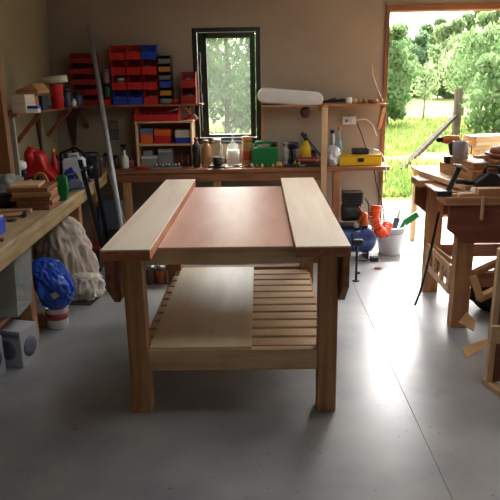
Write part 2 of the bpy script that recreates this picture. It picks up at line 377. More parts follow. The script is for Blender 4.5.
# behind the window
tree(-.9, 16.5, 5.0, 1.7, 0, 'dense green tree filling the view through the window', n=8500, seed=5, trunk_h=.12, ls=.085)
tree(-2.0, 21, 6.5, 2.2, 2, 'pale green tree showing at left behind the window glass', n=6000, seed=6, trunk_h=.15, ls=.1)
tree(.6, 19.5, 4.6, 1.3, 2, 'mid green tree showing at right edge of the window glass', n=5000, seed=9, trunk_h=.15, ls=.09)
def tx(px, Y): return atY(px, 110, Y).x
tree(tx(424, 25), 25, 2.1, .75, 2, 'small thin sapling standing alone in the middle of the field', n=500, seed=11, trunk_h=.45, ls=.07, name='sapling')
tree(tx(478, 20), 20, 3.0, 1.15, 0, 'young slender tree right of the weathered post', n=1900, seed=12, trunk_h=.4, ls=.085, name='young_tree')
tree(tx(463, 27), 27, 3.4, 1.2, 2, 'pale young tree behind the weathered post', n=1900, seed=13, trunk_h=.35, ls=.1, name='young_tree')
tree(tx(388, 22), 22, 3.3, 1.0, 0, 'leafy green bush hugging the doorway edge', n=4500, seed=14, trunk_h=.12, ls=.09, name='bush')
back = [(392, 38, 4.4, 1.4, 0, 'bushy tree in the far hedge next to the doorway edge'), (411, 46, 4.3, 1.7, 1, 'dark tree in the far hedge left of the sapling'),
        (429, 58, 6.2, 1.9, 0, 'tall round tree in the far hedge above the sapling'), (446, 43, 5.0, 1.7, 2, 'pale tree in the far hedge left of the weathered post'),
        (467, 60, 7.2, 2.1, 0, 'tallest tree in the far hedge right of the weathered post'), (488, 42, 5.8, 1.9, 2, 'light leafy tree in the far hedge above the wood pile'),
        (512, 35, 5.6, 1.8, 0, 'green tree in the far hedge at right edge of view')]
for i, (px, Y, h, sp, kd, lb) in enumerate(back): tree(tx(px, Y), Y, h, sp, kd, lb, 'trees of the far hedge', n=6500, seed=20+i, trunk_h=.05, ls=.17)
tree(tx(496, 17), 17, 2.3, .9, 0, 'low bush at far right behind the wood pile', n=3000, seed=31, trunk_h=.1, ls=.08, name='bush')
# weathered post with brace
p = atZ(455.5, 135, .0); pt = thing('fence_post', 'grey weathered timber post standing in the grass with a slanting brace', 'post', (p.x, p.y, 0))
WEATH = wood('weathered_wood', '#6f6355', '#564c42', 'Z', .9)
hgt = atY(455, 88, p.y).z
MB().box(-.095, .095, -.09, .09, -.2, hgt).build('post', WEATH, pt, bev=.01)
q = atZ(400, 172, .0); MB().bar((q.x-p.x, q.y-p.y, .02), (-.07, -.1, .42*hgt), .10, .10).build('brace', wood('brace_wood', '#3c362e', '#2c2722', 'Y', .9), pt, bev=.01)

# ================================================================== MAIN WORKBENCH
wb = thing('workbench', 'large central workbench with two pale planks on top and slatted lower shelf', 'workbench', (-.16, 3.6, 0))
X0, X1 = -.73, .405; ox, oy = -.16, 3.6
def L(x0, x1, y0, y1, z0, z1): return MB().box(x0-ox, x1-ox, y0-oy, y1-oy, z0, z1)
for x0, x1, y0 in ((X0, -.505, 2.60), (.155, X1, 2.62)):
    pk = L(x0, x1, y0, 4.60, .850, .894).build('top_plank', wood('plank_edge', '#b8754c', '#9c5c38', 'Y'), wb, 'brown edged core of the plank', .002)
    L(x0, x1, y0, 4.60, .8945, .902).build('plywood_facing', PLY['Y'], pk, bev=.001)
L(-.504, .154, 2.80, 4.50, .842, .855).build('centre_panel', REDPLY, wb, 'reddish plywood panel', .002)
L(-.571, .271, 2.806, 2.846, .765, .841).build('front_rail', PINEL['X'], wb, bev=.003)
L(-.571, .271, 4.10, 4.145, .765, .841).build('rear_rail', PINEL['X'], wb, bev=.003)
for x0, x1 in ((-.668, -.572), (.272, .366)):
    for y0 in (2.72, 4.06): L(x0, x1, y0, y0+.09, 0, .850).build('leg', PINE['Z'], wb, bev=.004)
for x0 in (-.728, .372):
    MB().prism([(2.635-oy, .849), (4.58-oy, .849), (4.58-oy, .70), (4.46-oy, .59), (2.76-oy, .59), (2.635-oy, .70)], x0-ox, x0+.032-ox, 'YZ').build('side_apron', PINED['Y'], wb, bev=.003)
L(-.571, .271, 2.725, 2.768, .235, .345).build('lower_rail', PINEL['X'], wb, bev=.003)
L(-.571, .271, 4.10, 4.145, .235, .345).build('lower_rail', PINE['X'], wb, bev=.003)
for x0 in (-.63, .30): L(x0, x0+.04, 2.81, 4.06, .255, .315).build('side_rail', PINE['Y'], wb, bev=.003)
for k in range(11):
    y = 2.80 + k*.1165
    L(-.61, .32, y, y+.09, .316, .336).build('slat', wood('slat_pine', '#e2c496', '#cda878', 'X'), wb, bev=.002)
solo(MB().box(-.255, .255, -.66, .66, 0, .012), 'plywood_sheet', wood('yellow_ply', '#e8d6ae', '#dcc698', 'Y', .4, .15, 9, knots=False), 'loose pale plywood sheet lying on the lower shelf slats', 'plywood', (-.31, 3.395, .347), bev=.001)

# ================================================================== BACK BENCH
BZ = .82
bb = thing('back_bench', 'long fitted wooden bench along back wall under the window', 'workbench', (-.2, 5.95, 0))
def B(x0, x1, y0, y1, z0, z1): return MB().box(x0+.2, x1+.2, y0-5.95, y1-5.95, z0, z1)
B(-1.46, 1.225, 5.70, 6.198, .785, BZ).build('worktop', PINED['X'], bb, bev=.003)
B(-1.46, .61, 5.72, 5.76, .70, .784).build('front_rail', PINED['X'], bb, bev=.003)
for x in (-1.3, -.42, .73): B(x-.035, x+.035, 5.73, 5.80, 0, .70 if x < .6 else .784).build('leg', PINE['Z'], bb, bev=.003)
# left bench
def lx(y): return -1.335 - (y-2.9)*.048
lb = thing('side_bench', 'long wooden workbench along the left wall with light front edge', 'workbench', (-1.7, 4, 0))
m = MB(); m.prism([(lx(1.9)+1.7, -2.1), (lx(5.69)+1.7, 1.69), (.237, 2.195), (-.345, 2.195), (-.345, -2.1)], .785, BZ, 'XY'); m.build('worktop', wood('bench_top', '#b8a27c', '#8d7650', 'Y'), lb, bev=.002)
m = MB(); m.bar((lx(1.9)+1.7-.02, -2.1, .745), (lx(5.69)+1.7-.02, 1.69, .745), .035, .075); m.build('edge_rail', wood('bench_edge', '#b39a6a', '#8f7648', 'Y'), lb, bev=.003)
for y in (2.1, 3.60, 4.88, 5.55):
    for x in (lx(y)-(.20 if y < 4 else .17), -1.98): MB().box(x+1.7, x+1.78, y-4, y-3.92, 0, .784).build('leg', PINE['Z'], lb, bev=.003)
MB().box(-.33, .2, -1.95, -.42, .285, .31).build('lower_shelf', PINED['Y'], lb, bev=.002)

# ---- shelves
sh = thing('left_wall_shelf', 'wooden shelf on the left wall holding boxes and tubs', 'shelf', (-1.9, 5, 0))
MB().box(-.145, -.1495+.299, -.60, 1.0, 1.405, 1.425).build('board', PINED['Y'], sh, bev=.002)
for y in (.0, .8):
    k = MB(); k.bar((-.135, y, 1.15), (.10, y, 1.395), .035, .03, (0, 1, 0)); k.build('bracket', PINED['Z'], sh, bev=.002)
s2 = thing('back_wall_shelf', 'wooden shelf left of window carrying red and blue storage bins', 'shelf', (-1.2, 6.1, 0))
MB().box(-.69, .64, -.14, .097, 1.40, 1.42).build('board', PINED['X'], s2, bev=.002)
for x in (-.55, 0, .5): MB().bar((x, .085, 1.2), (x, -.08, 1.39), .03, .03).build('bracket', PINED['Z'], s2, bev=.002)
RZ = atY(350, 104, 5.95).z
s3 = thing('tool_shelf', 'pale wooden shelf right of window on an upright post', 'shelf', (.6, 6.05, 0))
MB().box(-.58, .625, -.12, .148, RZ-.018, RZ).build('board', PINE['X'], s3, bev=.002)
px_ = atY(324, 150, 5.67).x - .6
MB().box(px_-.027, px_+.027, -.402, -.352, 0, RZ-.0185).build('post', PINEL['Z'], s3, bev=.003)
MB().box(px_-.02, px_+.02, -.40, .0, RZ-.018, RZ-.0).box(px_-.018, px_+.018, -.351, -.0, RZ-.055, RZ-.0185).build('arm', PINE['Y'], s3)
MB().bar((.60, .13, RZ-.25), (.60, -.09, RZ-.03), .035, .03).build('bracket', PINE['Z'], s3, bev=.002)
solo(MB().box(-.012, .012, -.01, .01, 0, RZ-.02-BZ), 'wooden_batten', PINE['Z'], 'thin upright wooden batten beside the window frame', 'batten', (atY(261, 120, 6.15).x+.02, 6.17, BZ+.001))

# ---- red/blue storage bins
def bin_mesh(w_, d, h, t=.006):
    m = MB(); hf = h*.5
    m.box(-w_/2, w_/2, -d/2, d/2, 0, t); m.box(-w_/2+t, w_/2-t, d/2-t, d/2, t, h); m.box(-w_/2+t, w_/2-t, -d/2, -d/2+t, t, hf)
    for sx in (-1, 1):
        x = sx*(w_/2-t/2); m.prism([(-d/2, t), (d/2, t), (d/2, h), (-d/2+d*.35, h), (-d/2, hf)], x-t/2, x+t/2, 'YZ')
    m.box(-w_/2-.002, w_/2+.002, -d/2-.006, -d/2, hf-.012, hf); return m
def content(w_, d, h, seed):
    m = MB(); R = random.Random(seed)
    for k in range(14):
        x, y = R.uniform(-.36, .36)*w_, R.uniform(-.38, .3)*d; r = .012+.012*R.random()
        m.blob((x, y, h*.32+R.random()*h*.2), (r, r, r*.7), k+seed, .3, 2, 1, False)
    return m
PARTSM = mat('mixed_fixings', '#b9b3a6', .5, .3, c2='#6a6258', scale=30)
DARKP = mat('dark_fixings', '#33302e', .6, .2)
def place_bin(x0, x1, y0, y1, col, label, cont=None, Y=5.985, z=None, d=.17):
    zb = atY((x0+x1)/2, y1, Y).z if z is None else z
    cx, w_, h = slot(x0, x1, y0, Y, zb); w_ = w_*.97
    t = thing('storage_bin', label, 'storage bin', (cx, Y+d/2, zb), 0, 'open fronted storage bins')
    bin_mesh(w_, d, h).build('shell', col, t)
    if cont: content(w_, d, h, int(x0*3+y0)).build('contents', cont, t, kind='stuff')
    return zb+h
SZ = 1.421
cols = [(112.5, 127), (127.8, 142.3), (143.2, 158)]
names = ['left', 'middle', 'right']
rowh = (SZ and [(88.5, 103.2), (74, 88), (60, 73.6), (46, 59.6)])
z = SZ
rc = [[(BLUE, 'blue bin with pale contents, lowest left in the bin stack', PARTSM), (BLUE, 'blue bin with dark contents, lowest middle in the bin stack', DARKP), (RED, 'red bin with pale bits, lowest right in the bin stack', PARTSM)],
      [(RED, 'red bin holding a white lidded jar, second row left', None), (RED, 'red bin with black contents, second row middle', DARKP), (RED, 'red bin with black contents, second row right', DARKP)],
      [(RED, 'red bin under the white lid, third row left', None), (RED, 'red bin with dark contents, third row middle', DARKP), (RED, 'red bin filled with small white fixings, third row right', PARTSM)],
      [(RED, 'topmost left red bin of the stack', DARKP), (RED, 'topmost middle red bin of the stack', PARTSM), (BLUE, 'topmost right blue bin of the stack', DARKP)]]
zz = SZ; HH = .138
for r in range(4):
    for c in range(3):
        x0, x1 = cols[c]; col, lab, cnt = rc[r][c]; Y = 5.985
        a = atY(x0, 95, Y).x; b_ = atY(x1, 95, Y).x
        t = thing('storage_bin', lab, 'storage bin', ((a+b_)/2, Y+.09, zz), 0, 'open fronted storage bins')
        bin_mesh((b_-a)*.97, .17, HH).build('shell', col, t)
        if cnt: content((b_-a)*.9, .15, HH, r*3+c).build('contents', cnt, t, kind='stuff')
    zz += HH+.001
# jars standing in bins
def jar(x, y, z, r, h, m, lidm, label, name='jar', cat='jar', lid=.2):
    t = thing(name, label, cat, (x, y, z))
    MB().lathe([(r*.9, 0), (r, .01*h/.1), (r, h*(1-lid)*.92), (r*.8, h*(1-lid))]).build('body', m, t)
    MB().lathe([(r*.86, h*(1-lid)+.0005), (r*.86, h), ]).build('lid', lidm, t)
    return t
a = atY(120, 80, 6.03); jar(a.x, 6.07, SZ+HH+.009, .045, .10, mat('putty', '#8a867a', .6), WHITE, 'pale jar with white lid standing in a red bin')
a = atY(106.5, 80, 6.05)
for k, (c, lab) in enumerate([('#1d6a48', 'dark green tin, lower one beside the pipe'), ('#a08a80', 'brown pink jar on top of the green tin')]):
    jar(a.x, 6.07, SZ+.067+k*.135, .035, .13, mat('tin_'+c[1:], c, .5), BLACK if k == 0 else GREYP, lab)
place_bin(99, 109.5, 94, 105, RED, 'small red bin under the green tin', None, z=SZ)
# wide red racks at left
for k in range(5):
    zb = SZ + k*.098; a, b_ = atY(72, 95, 5.985).x, atY(97, 95, 5.985).x
    t = thing('storage_bin', ['lowest', 'second', 'third', 'fourth', 'topmost'][k]+' wide dark red bin in the stack near the corner', 'storage bin', ((a+b_)/2, 6.075, zb), 0, 'wide red bins by the corner')
    bin_mesh(b_-a, .17, .097).build('shell', mat('deep_red_plastic', '#9a1f1c', .45), t); content((b_-a)*.9, .15, .1, 60+k).build('contents', DARKP, t, kind='stuff')
# drawer tower
tw = [('#7d7c78', .045, 'grey'), ('#c8841c', .045, 'amber'), ('#2141a8', .06, 'blue'), ('#6d6c68', .04, 'grey'), ('#c8841c', .045, 'amber'), ('#7d7c78', .045, 'grey')]
a, b_ = atY(159.5, 95, 6.0).x, atY(172, 95, 6.0).x; zz = SZ
t = thing('drawer_tower', 'narrow tower of small coloured drawers beside the bin stack', 'drawer unit', ((a+b_)/2, 6.08, SZ))
m = MB(); w_ = b_-a; H_ = 6*.074+.01; m.box(-w_/2, -w_/2+.005, -.08, .08, 0, H_).box(w_/2-.005, w_/2, -.08, .08, 0, H_).box(-w_/2+.005, w_/2-.005, .074, .08, 0, H_)
for k in range(7): m.box(-w_/2+.005, w_/2-.005, -.08, .074, k*.074, k*.074+.004)
m.build('carcass', BLACK, t)
for k in range(6):
    c, hh, nm = tw[k]; d = MB().box(-w_/2+.008, w_/2-.008, -.088, .06, k*.074+.006, k*.074+.006+hh).build('drawer', plastic(c), t, nm+' drawer', .003)
    MB().box(-.015, .015, -.098, -.0885, k*.074+.02, k*.074+.028).build('knob', GREYP, d)
# two red bins right
x0, x1 = atY(181, 95, 6.0).x, atY(196, 95, 6.0).x
for k, lb_ in enumerate(['lower', 'upper']):
    t = thing('storage_bin', lb_+' red bin of the pair left of the window', 'storage bin', ((x0+x1)/2, 6.07, SZ+k*.15), 0, 'red bin pair by the window')
    bin_mesh(x1-x0, .17, .149).build('shell', mat('deep_red_plastic', '#9a1f1c', .45), t); content((x1-x0)*.9, .15, .15, 90+k).build('contents', PARTSM, t, kind='stuff')
m = MB(); m.lathe([(.038, 0), (.045, .03), (.04, .045), (.0, .048)], 14); solo(m, 'small_tub', RED, 'small red round tub between drawer tower and red bins', 'tub', (atY(175, 98, 6.03).x, 6.04, SZ))
# hanging red cord by window
m = MB(); a = atY(197, 75, 6.16); pts = [(a.x+.004*sin(k*.9), 6.17, 1.86-k*.03) for k in range(24)]; m.tube(pts, .007)
solo(m, 'wall_rope', MAROON, 'dark red cord hanging on wall beside the window', 'cord')
m = MB(); a = atY(200.5, 75, 6.16); m.tube([(a.x+.004*sin(k*1.3), 6.185, 1.9-k*.04) for k in range(20)], .005); solo(m, 'chain', STEEL, 'thin pale chain hanging at left edge of window', 'chain')

# ---- pigeon-hole unit on back bench
ux0, ux1 = atY(136.5, 150, 5.88).x, atY(193, 150, 5.88).x; uz = atY(165, 123, 5.88).z - BZ; uw = ux1-ux0
un = thing('shelf_unit', 'small pale wooden shelf unit standing on the back bench', 'shelf unit', ((ux0+ux1)/2, 6.0, BZ))
for sx in (-1, 1): MB().box(sx*(uw/2-.009)-.009, sx*(uw/2-.009)+.009, -.12, .12, 0, uz).build('side_panel', PINEL['Z'], un, bev=.001)
mz = atY(165, 144, 5.88).z - BZ
MB().box(-uw/2+.018, uw/2-.018, -.12, .12, mz-.018, mz).build('shelf', PINEL['X'], un)
MB().box(-uw/2-.005, uw/2+.005, -.125, .12, uz, uz+.016).build('top', PINEL['X'], un, bev=.001)
MB().box(-uw/2+.018, uw/2-.018, .112, .12, .0, uz).build('back', PINED['X'], un)
def ubox(x0, x1, y0, colA, colB, name, label, z, split=.5, Y=5.92, d=.15, cat='box'):
    cx, w_, h = slot(x0, x1, y0, Y, z)
    t = thing(name, label, cat, (cx, Y+d/2, z))
    MB().box(-w_/2, w_/2, -d/2, d/2, 0, h*split).build('body', colA, t, bev=.003)
    MB().box(-w_/2-.003, w_/2+.003, -d/2-.003, d/2, h*split+.0005, h).build('lid', colB, t, bev=.003)
zm = BZ+mz+.001
ubox(140, 152, 128.5, ORANGE, plastic('#5b6f96'), 'parts_box', 'orange box with grey blue lid on upper shelf of the unit', zm, .62)
ubox(154, 170, 129.5, RED, ORANGE, 'parts_box', 'red box with orange lid in middle of the unit', zm, .55)
ubox(175, 189, 130, BLUE, plastic('#c9c4ae'), 'parts_box', 'blue box with cream lid at right of the unit', zm, .42)
ubox(141, 157, 156.5, CLEARP, plastic('#cfd2d2'), 'clear_box', 'clear plastic tray box at left on the bench under the unit', BZ+.001, .8)
def tiny(x0, x1, y0, y1, m, name, label, Y, d=.08, cat='box', bev=.004):
    zb = atY((x0+x1)/2, y1, Y).z; cx, w_, h = slot(x0, x1, y0, Y, zb); return cx, w_, h, zb
cx, w_, h = slot(143, 152, 149.5, 5.95, BZ+.075)
ux = solo(MB().box(-w_/2, w_/2, -.05, .05, 0, .05), 'clear_tub', CLEARP, 'small clear tub on top of the clear tray box', 'tub', (cx, 5.995, slot(141, 157, 156.5, 5.92, BZ+.001)[2]+BZ+.0015), bev=.006)
ubox(158, 172, 149, CLEARP, plastic('#b8b9b4'), 'clear_box', 'taller clear box with grey lid in lower middle of the unit', BZ+.001, .8, Y=5.95, d=.12)
# tool tray with sockets
cx, w_, h = slot(152, 182, 160.5, 5.86, BZ); t = thing('socket_tray', 'grey tray of small sockets in front of the shelf unit', 'tray', (cx, 5.80, BZ))
MB().box(-w_/2, w_/2, -.04, .04, 0, .015).build('base', GREYP, t, bev=.003)
for k in range(9): MB().lathe([(.011, .0155), (.011, .05)], 10, Matrix.Translation((-w_/2+.02+k*w_/9.5, (-1)**k*.012, 0))).build('socket', STEEL, t)
m = MB(); m.lathe([(.055, 0), (.07, .02), (.062, .022), (.05, .006), (0, .006)], 20, None, 1.1, .7); solo(m, 'shallow_dish', RED, 'shallow red dish at left foot of the shelf unit', 'dish', (atY(142, 165, 5.8).x, 5.79, BZ))
for k, (px, c) in enumerate([(181.5, '#8a4a3a'), (185, '#5a3a30'), (188, '#a09080')]):
    m = MB(); m.lathe([(.009, 0), (.011, .05), (.006, .07), (.004, .11)], 10); solo(m, 'screwdriver', plastic(c), ['red brown handled', 'dark handled', 'pale handled'][k]+' screwdriver standing in right of the shelf unit', 'screwdriver', (atY(px, 160, 5.95).x, 5.98, BZ))
# red crate row on unit
cx, w_, h = slot(134, 178, 107, 5.9, BZ+uz+.016)
t = thing('crate', 'long red open crate lying on top of the shelf unit', 'crate', (cx, 5.99, BZ+uz+.017))
m = MB(); m.box(-w_/2, w_/2, -.11, .11, 0, .006).box(-w_/2, w_/2, -.11, -.104, .006, .062).box(-w_/2, w_/2, .104, .11, .006, h)
for sx in (-1, 1): m.prism([(-.104, .006), (.104, .006), (.104, h), (-.02, h), (-.104, .062)], sx*(w_/2-.003)-.003, sx*(w_/2-.003)+.003, 'YZ')
m.build('shell', RED, t); content(w_*.9, .16, .13, 44).build('contents', DARKP, t, kind='stuff')
m = MB(); m.tube([(.08, -.095, .075), (.17, -.115, .1), (.21, -.12, .115)], .005); m.build('handle', STEEL, t)
# red clamp hanging
a = atY(191, 121, 5.87); t = thing('spring_clamp', 'red handled clamp at right end of the shelf unit top', 'clamp', (a.x-.005, 5.93, BZ+uz+.017))
MB().tube([(-.06, 0, .015), (0, -.02, .03), (.06, -.03, .012)], .014).build('handle', RED, t)
MB().tube([(-.02, -.01, .045), (.03, -.02, .06), (.075, -.04, .02)], .007).build('jaw', STEEL, t)

# ---- bottles and jars along back bench
def bottle(x0, x1, y0, Y, m, label, cap=None, shoulder=.62, neck=.3, name='bottle', liquid=None, z=BZ+.001, caph=.1, cat='bottle'):
    cx, w_, h = slot(x0, x1, y0, Y, z); r = w_/2
    t = thing(name, label, cat, (cx, Y, z)); hb = h*(1-caph) if cap else h
    MB().lathe([(r*.88, 0), (r, h*.03), (r, h*shoulder), (r*.75, h*(shoulder+.1)), (r*neck, h*(shoulder+.2)), (r*neck, hb)]).build('body', m, t)
    if cap: MB().lathe([(r*neck*1.25, hb+.0005), (r*neck*1.25, h), (0, h+.001)]).build('cap', cap, t)
    if liquid: MB().lathe([(r*.84, .004), (r*.95, h*.04), (r*.95, h*shoulder*.9), (0, h*shoulder*.9)]).build('liquid', liquid, t)
    return t
t = bottle(120.5, 128, 150, 5.85, WHITE, 'white spray bottle with black trigger on left of back bench', None, .55, .3, 'spray_bottle')
a = slot(120.5, 128, 150, 5.85, BZ); k = MB(); hh = a[2]; k.lathe([(.014, hh), (.014, hh+.03)], 10).box(-.035, .02, -.012, .012, hh+.03, hh+.055).bar((-.015, 0, hh+.03), (-.03, 0, hh-.01), .01, .008, (0, 1, 0)); k.build('trigger', BLACK, t)
jar(atY(116, 160, 5.86).x, 5.86, BZ+.001, .03, .13, mat('brown_glass', '#3a2a24', .3), BLACK, 'dark brown jar beside the white spray bottle')
bottle(192, 199.5, 137.5, 5.84, mat('dark_bottle', '#202426', .25), 'dark bottle with red cap right of the shelf unit', RED, .68, .4)
bottle(200.5, 210.5, 140, 5.86, mat('amber_bottle', '#b08050', .3, alpha=.85), 'tan brown bottle next to the dark red capped bottle', mat('tan_cap', '#8a6a4a', .5), .7, .45)
bottle(211, 222.5, 139, 6.04, mat('murky_jar', '#a8a08c', .25, alpha=.8), 'cloudy jar with pale lid below the window', plastic('#b7b2a4'), .75, .6, 'glass_jar')
bottle(226, 239, 131, 5.98, CLEARG, 'clear flask of white liquid standing below the window', None, .5, .2, 'glass_flask', mat('white_liquid', '#f2efe2', .5, var=.02))
cx, w_, h = slot(241.5, 252, 136.5, 6.0, BZ); t = thing('paste_jar', 'amber jar with red band left of the green can', 'jar', (cx, 6.0, BZ+.001))
r = w_/2; MB().lathe([(r*.9, 0), (r, .01), (r, h*.78), (r*.9, h*.82)]).build('body', mat('honey_jar', '#b0905a', .3), t)
MB().lathe([(r*1.01, h*.18), (r*1.02, h*.2), (r*1.02, h*.48), (r*1.01, h*.5)]).build('wrap', mat('red_wrap', '#b8442c', .5), t, 'red paper band'); MB().lathe([(r*.95, h*.825), (r*.95, h)]).build('lid', AMBER, t)
# green jerry can
cx, w_, h = slot(251.5, 278.5, 141.5, 5.9, BZ); t = thing('jerry_can', 'green plastic fuel can with black cap below the window', 'fuel can', (cx, 5.92, BZ+.001))
MB().prism([(-w_/2, 0), (w_/2, 0), (w_/2, h*.68), (w_/2-.02, h*.78), (-w_/2+.03, h*.78), (-w_/2, h*.62)], -.07, .07).build('body', GREEN, t, bev=.012, seg=3)
MB().tube([(-w_/2+.04, 0, h*.74), (-w_/2+.045, 0, h*.93), (0, 0, h*.98), (w_/2-.075, 0, h*.95), (w_/2-.065, 0, h*.76)], .016).build('handle', GREEN, t)
MB().lathe([(.028, h*.785), (.028, h*.96)], 14, Matrix.Translation((w_/2-.035, 0, 0))).build('cap', BLACK, t)
bottle(283.5, 289, 142, 5.95, CLEARG, 'narrow clear bottle just right of green can', None, .72, .5)
# black mug with cable heap
t = thing('black_mug', 'black mug standing in front of the cloudy jar', 'mug', (atY(218, 165, 5.80).x, 5.80, BZ+.022))
m = MB(); m.lathe([(.038, 0), (.045, .01), (.045, .085), (.040, .085), (.037, .012), (0, .012)]); m.build('body', BLACK, t)
MB().tube([(.043, 0, .07), (.075, 0, .06), (.075, 0, .03), (.043, 0, .02)], .006).build('handle', BLACK, t)
m = MB(); c0 = atY(221, 168, 5.80)
m.tube([(.10*cos(k*.5)*(1-.006*k), .045*sin(k*.5), .009+.0004*k) for k in range(30)], .009); m.tube([(.02, 0, .01), (.10, .01, .018), (.15, -.02, .02), (.20, 0, .018), (.26, .01, .012), (.30, -.01, .01)], .01)
solo(m, 'coiled_cable', BLACK, 'coil of black cable under the black mug', 'cable', (c0.x-.02, 5.79, BZ))
# little blocks in a row
for k, px in enumerate([243, 247, 252, 257, 262, 268, 273]):
    s = .022+.012*((k*37) % 5)/5; x = atY(px, 165, 5.78).x
    m = MB(); m.lathe([(s*.5, 0), (s*.5, s*.9), (s*.35, s*.9), (s*.3, s*1.3)], 10)
    solo(m, 'wooden_plug', PINEL['Z'] if k % 2 == 0 else PINED['Z'], ('pale' if k % 2 == 0 else 'dark brown')+' little turned plug on back bench, '+['first of the row, beside chisels', 'second in the row', 'third in the row, by green can', 'fourth in the row, before the green can', 'fifth in the row, before the green can', 'sixth in the row, below the can cap', 'last of the row, beside round knob'][k], 'wooden plug', (x, 5.765+.01*(k % 2), BZ), group='turned plugs, pale' if k % 2 == 0 else 'turned plugs, dark')
m = MB(); m.lathe([(.02, 0), (.03, .015), (.028, .04), (.01, .05)], 12); solo(m, 'cork_knob', PINEL['Z'], 'round pale wooden knob right of the green can', 'knob', (atY(279, 163, 5.8).x, 5.80, BZ))
# chisel / metal bits left of can
for k, px in enumerate([229, 234]):
    m = MB(); m.tube([(-.05, 0, .01), (.0, 0, .012)], .011).tube([(0, 0, .012), (.07, 0, .008)], .006); solo(m, 'chisel', STEEL, ['short steel chisel lying right of the black mug', 'second steel chisel lying below the flask'][k], 'chisel', (atY(px, 167, 5.76).x+.03*k, 5.74+.04*k, BZ), rz=.4-k*.9)
# black power drill standing
def drill(loc, rz, body, accent, label, s=1.0, rot=None):
    t = thing('power_drill', label, 'drill', loc, rz, rot=rot); S = Matrix.Scale(s, 4)
    MB(S).lathe([(.028, -.09), (.034, -.07), (.034, .03), (.024, .05)], 14, Matrix.Translation((0, 0, .19)) @ Matrix.Rotation(pi/2, 4, 'Y')).build('motor_body', body, t)
    MB(S).lathe([(.022, .051), (.022, .085), (.008, .10)], 12, Matrix.Translation((0, 0, .19)) @ Matrix.Rotation(pi/2, 4, 'Y')).build('chuck', BLACKM, t)
    MB(S).bar((-.02, 0, .168), (-.04, 0, .062), .036, .045, (0, 1, 0)).build('grip', accent, t, bev=.006)
    MB(S).box(-.085, .02, -.035, .035, 0, .055).build('battery', BLACK, t, bev=.006)
    return t
a = atY(291, 160, 5.95); drill((a.x, 5.96, BZ+.001), pi*.75, BLACK, BLACKM, 'black power drill standing on back bench right of green can', 1.0)
# maroon router / grinder
def grinder(loc, rz, c, label, s=1.0):
    t = thing('angle_grinder', label, 'angle grinder', loc, rz); S = Matrix.Scale(s, 4)
    MB(S).lathe([(.026, -.11), (.032, -.06), (.03, .03), (.036, .05), (.036, .09), (.02, .10)], 14, Matrix.Translation((0, 0, .045)) @ Matrix.Rotation(pi/2, 4, 'Y')).build('body', c, t)
    MB(S).lathe([(.0, .0), (.055, .002), (.055, .008), (.03, .016), (.02, .03)], 20, Matrix.Translation((.09, 0, .0))).build('disc', DSTEEL, t)
    MB(S).tube([(.07, .035, .05), (.07, .12, .055)], .013).build('side_handle', BLACK, t)
    return t
a = atY(306, 160, 5.86); grinder((a.x, 5.84, BZ+.001), pi*.96, MAROON, 'maroon angle grinder lying on back bench below the yellow tool', 1.1)
# yellow glue-bottle shaped tool with hand saw
a = atY(306, 150, 6.0); t = thing('glue_bottle', 'yellow bottle with slanted nozzle behind the maroon grinder', 'glue bottle', (a.x, 6.02, BZ+.001)); t.scale = (1.3, 1.3, 1.25)
MB().lathe([(.038, 0), (.042, .02), (.042, .11), (.014, .18)], 16).build('body', YELLOW, t); MB().lathe([(.013, .18), (.016, .19), (.006, .235)], 10).build('nozzle', BLACK, t)
a0_ = atY(301.5, 133, 6.1); a1_ = atY(321, 156, 5.98)
t = thing('hand_saw', 'dark saw leaning diagonally behind the yellow bottle', 'saw', (0, 0, 0))
MB().bar(a0_, a0_+(a1_-a0_)*.3, .04, .03, (0, 1, 0)).build('handle', mat('dark_wood_handle', '#3a2620', .5), t, bev=.008); MB().bar(a0_+(a1_-a0_)*.31, (a1_.x, a1_.y, a1_.z), .028, .006, (0, 1, 0)).build('blade', DSTEEL, t)
cx, w_, h = slot(284, 320, 162, 5.76, BZ); t = thing('flat_bar', 'long black bar tool lying at front edge of back bench', 'bar', (cx, 5.765, BZ+.001), .06)
MB().box(-w_/2, w_/2, -.015, .015, 0, .03).build('body', BLACK, t, bev=.004); MB().box(-.03, .03, -.017, .017, .008, .024).build('vial', GREYP, t)
m = MB(); m.tube([(-.04, 0, .012), (.0, .01, .012), (.035, 0, .012)], .01).tube([(0.03, 0, .012), (.08, .02, .01)], .005); solo(m, 'pliers', RED, 'red handled pliers near the post on back bench', 'pliers', (atY(314, 160, 5.9).x, 5.88, BZ+.001))
# ---- right of post
bottle(330, 335, 130, 5.95, mat('spray_can_paint', '#9ba3a8', .35, .3), 'grey spray can right of the shelf post', BLACK, .78, .7, 'spray_can')
bottle(336, 343, 126, 6.0, clearmat('blue_clear', '#8fb7c2', .6), 'pale blue bottle with orange top behind the white bag', ORANGE, .45, .3)
m = MB(); m.blob((0, 0, .085), (.075, .06, .11), 4, .35, 2.4, 4, True, .35); solo(m, 'crumpled_bag', mat('white_film', '#d6d8da', .4, var=.08), 'crumpled white plastic bag between post and yellow case', 'bag', (atY(331.5, 158, 5.86).x+.015, 5.86, BZ+.003))
cx, w_, h = slot(339.5, 382, 155, 5.82, BZ); t = thing('tool_case', 'flat yellow case lying at right end of back bench', 'case', (cx, 5.91, BZ+.001))
MB().box(-w_/2, w_/2, -.10, .10, 0, h*.8).build('body', YELLOW, t, bev=.006); MB().box(-w_/2, w_/2, -.10, .10, h*.8+.001, h).build('lid', mat('yellow_lid', '#c9a40f', .45), t, bev=.005)
MB().box(-.03, .03, -.108, -.1005, h*.35, h*.7).build('latch', BLACK, t)
zc = BZ+.002+h; cx2, w2_, h2 = slot(350, 372, 148.5, 5.86, zc)
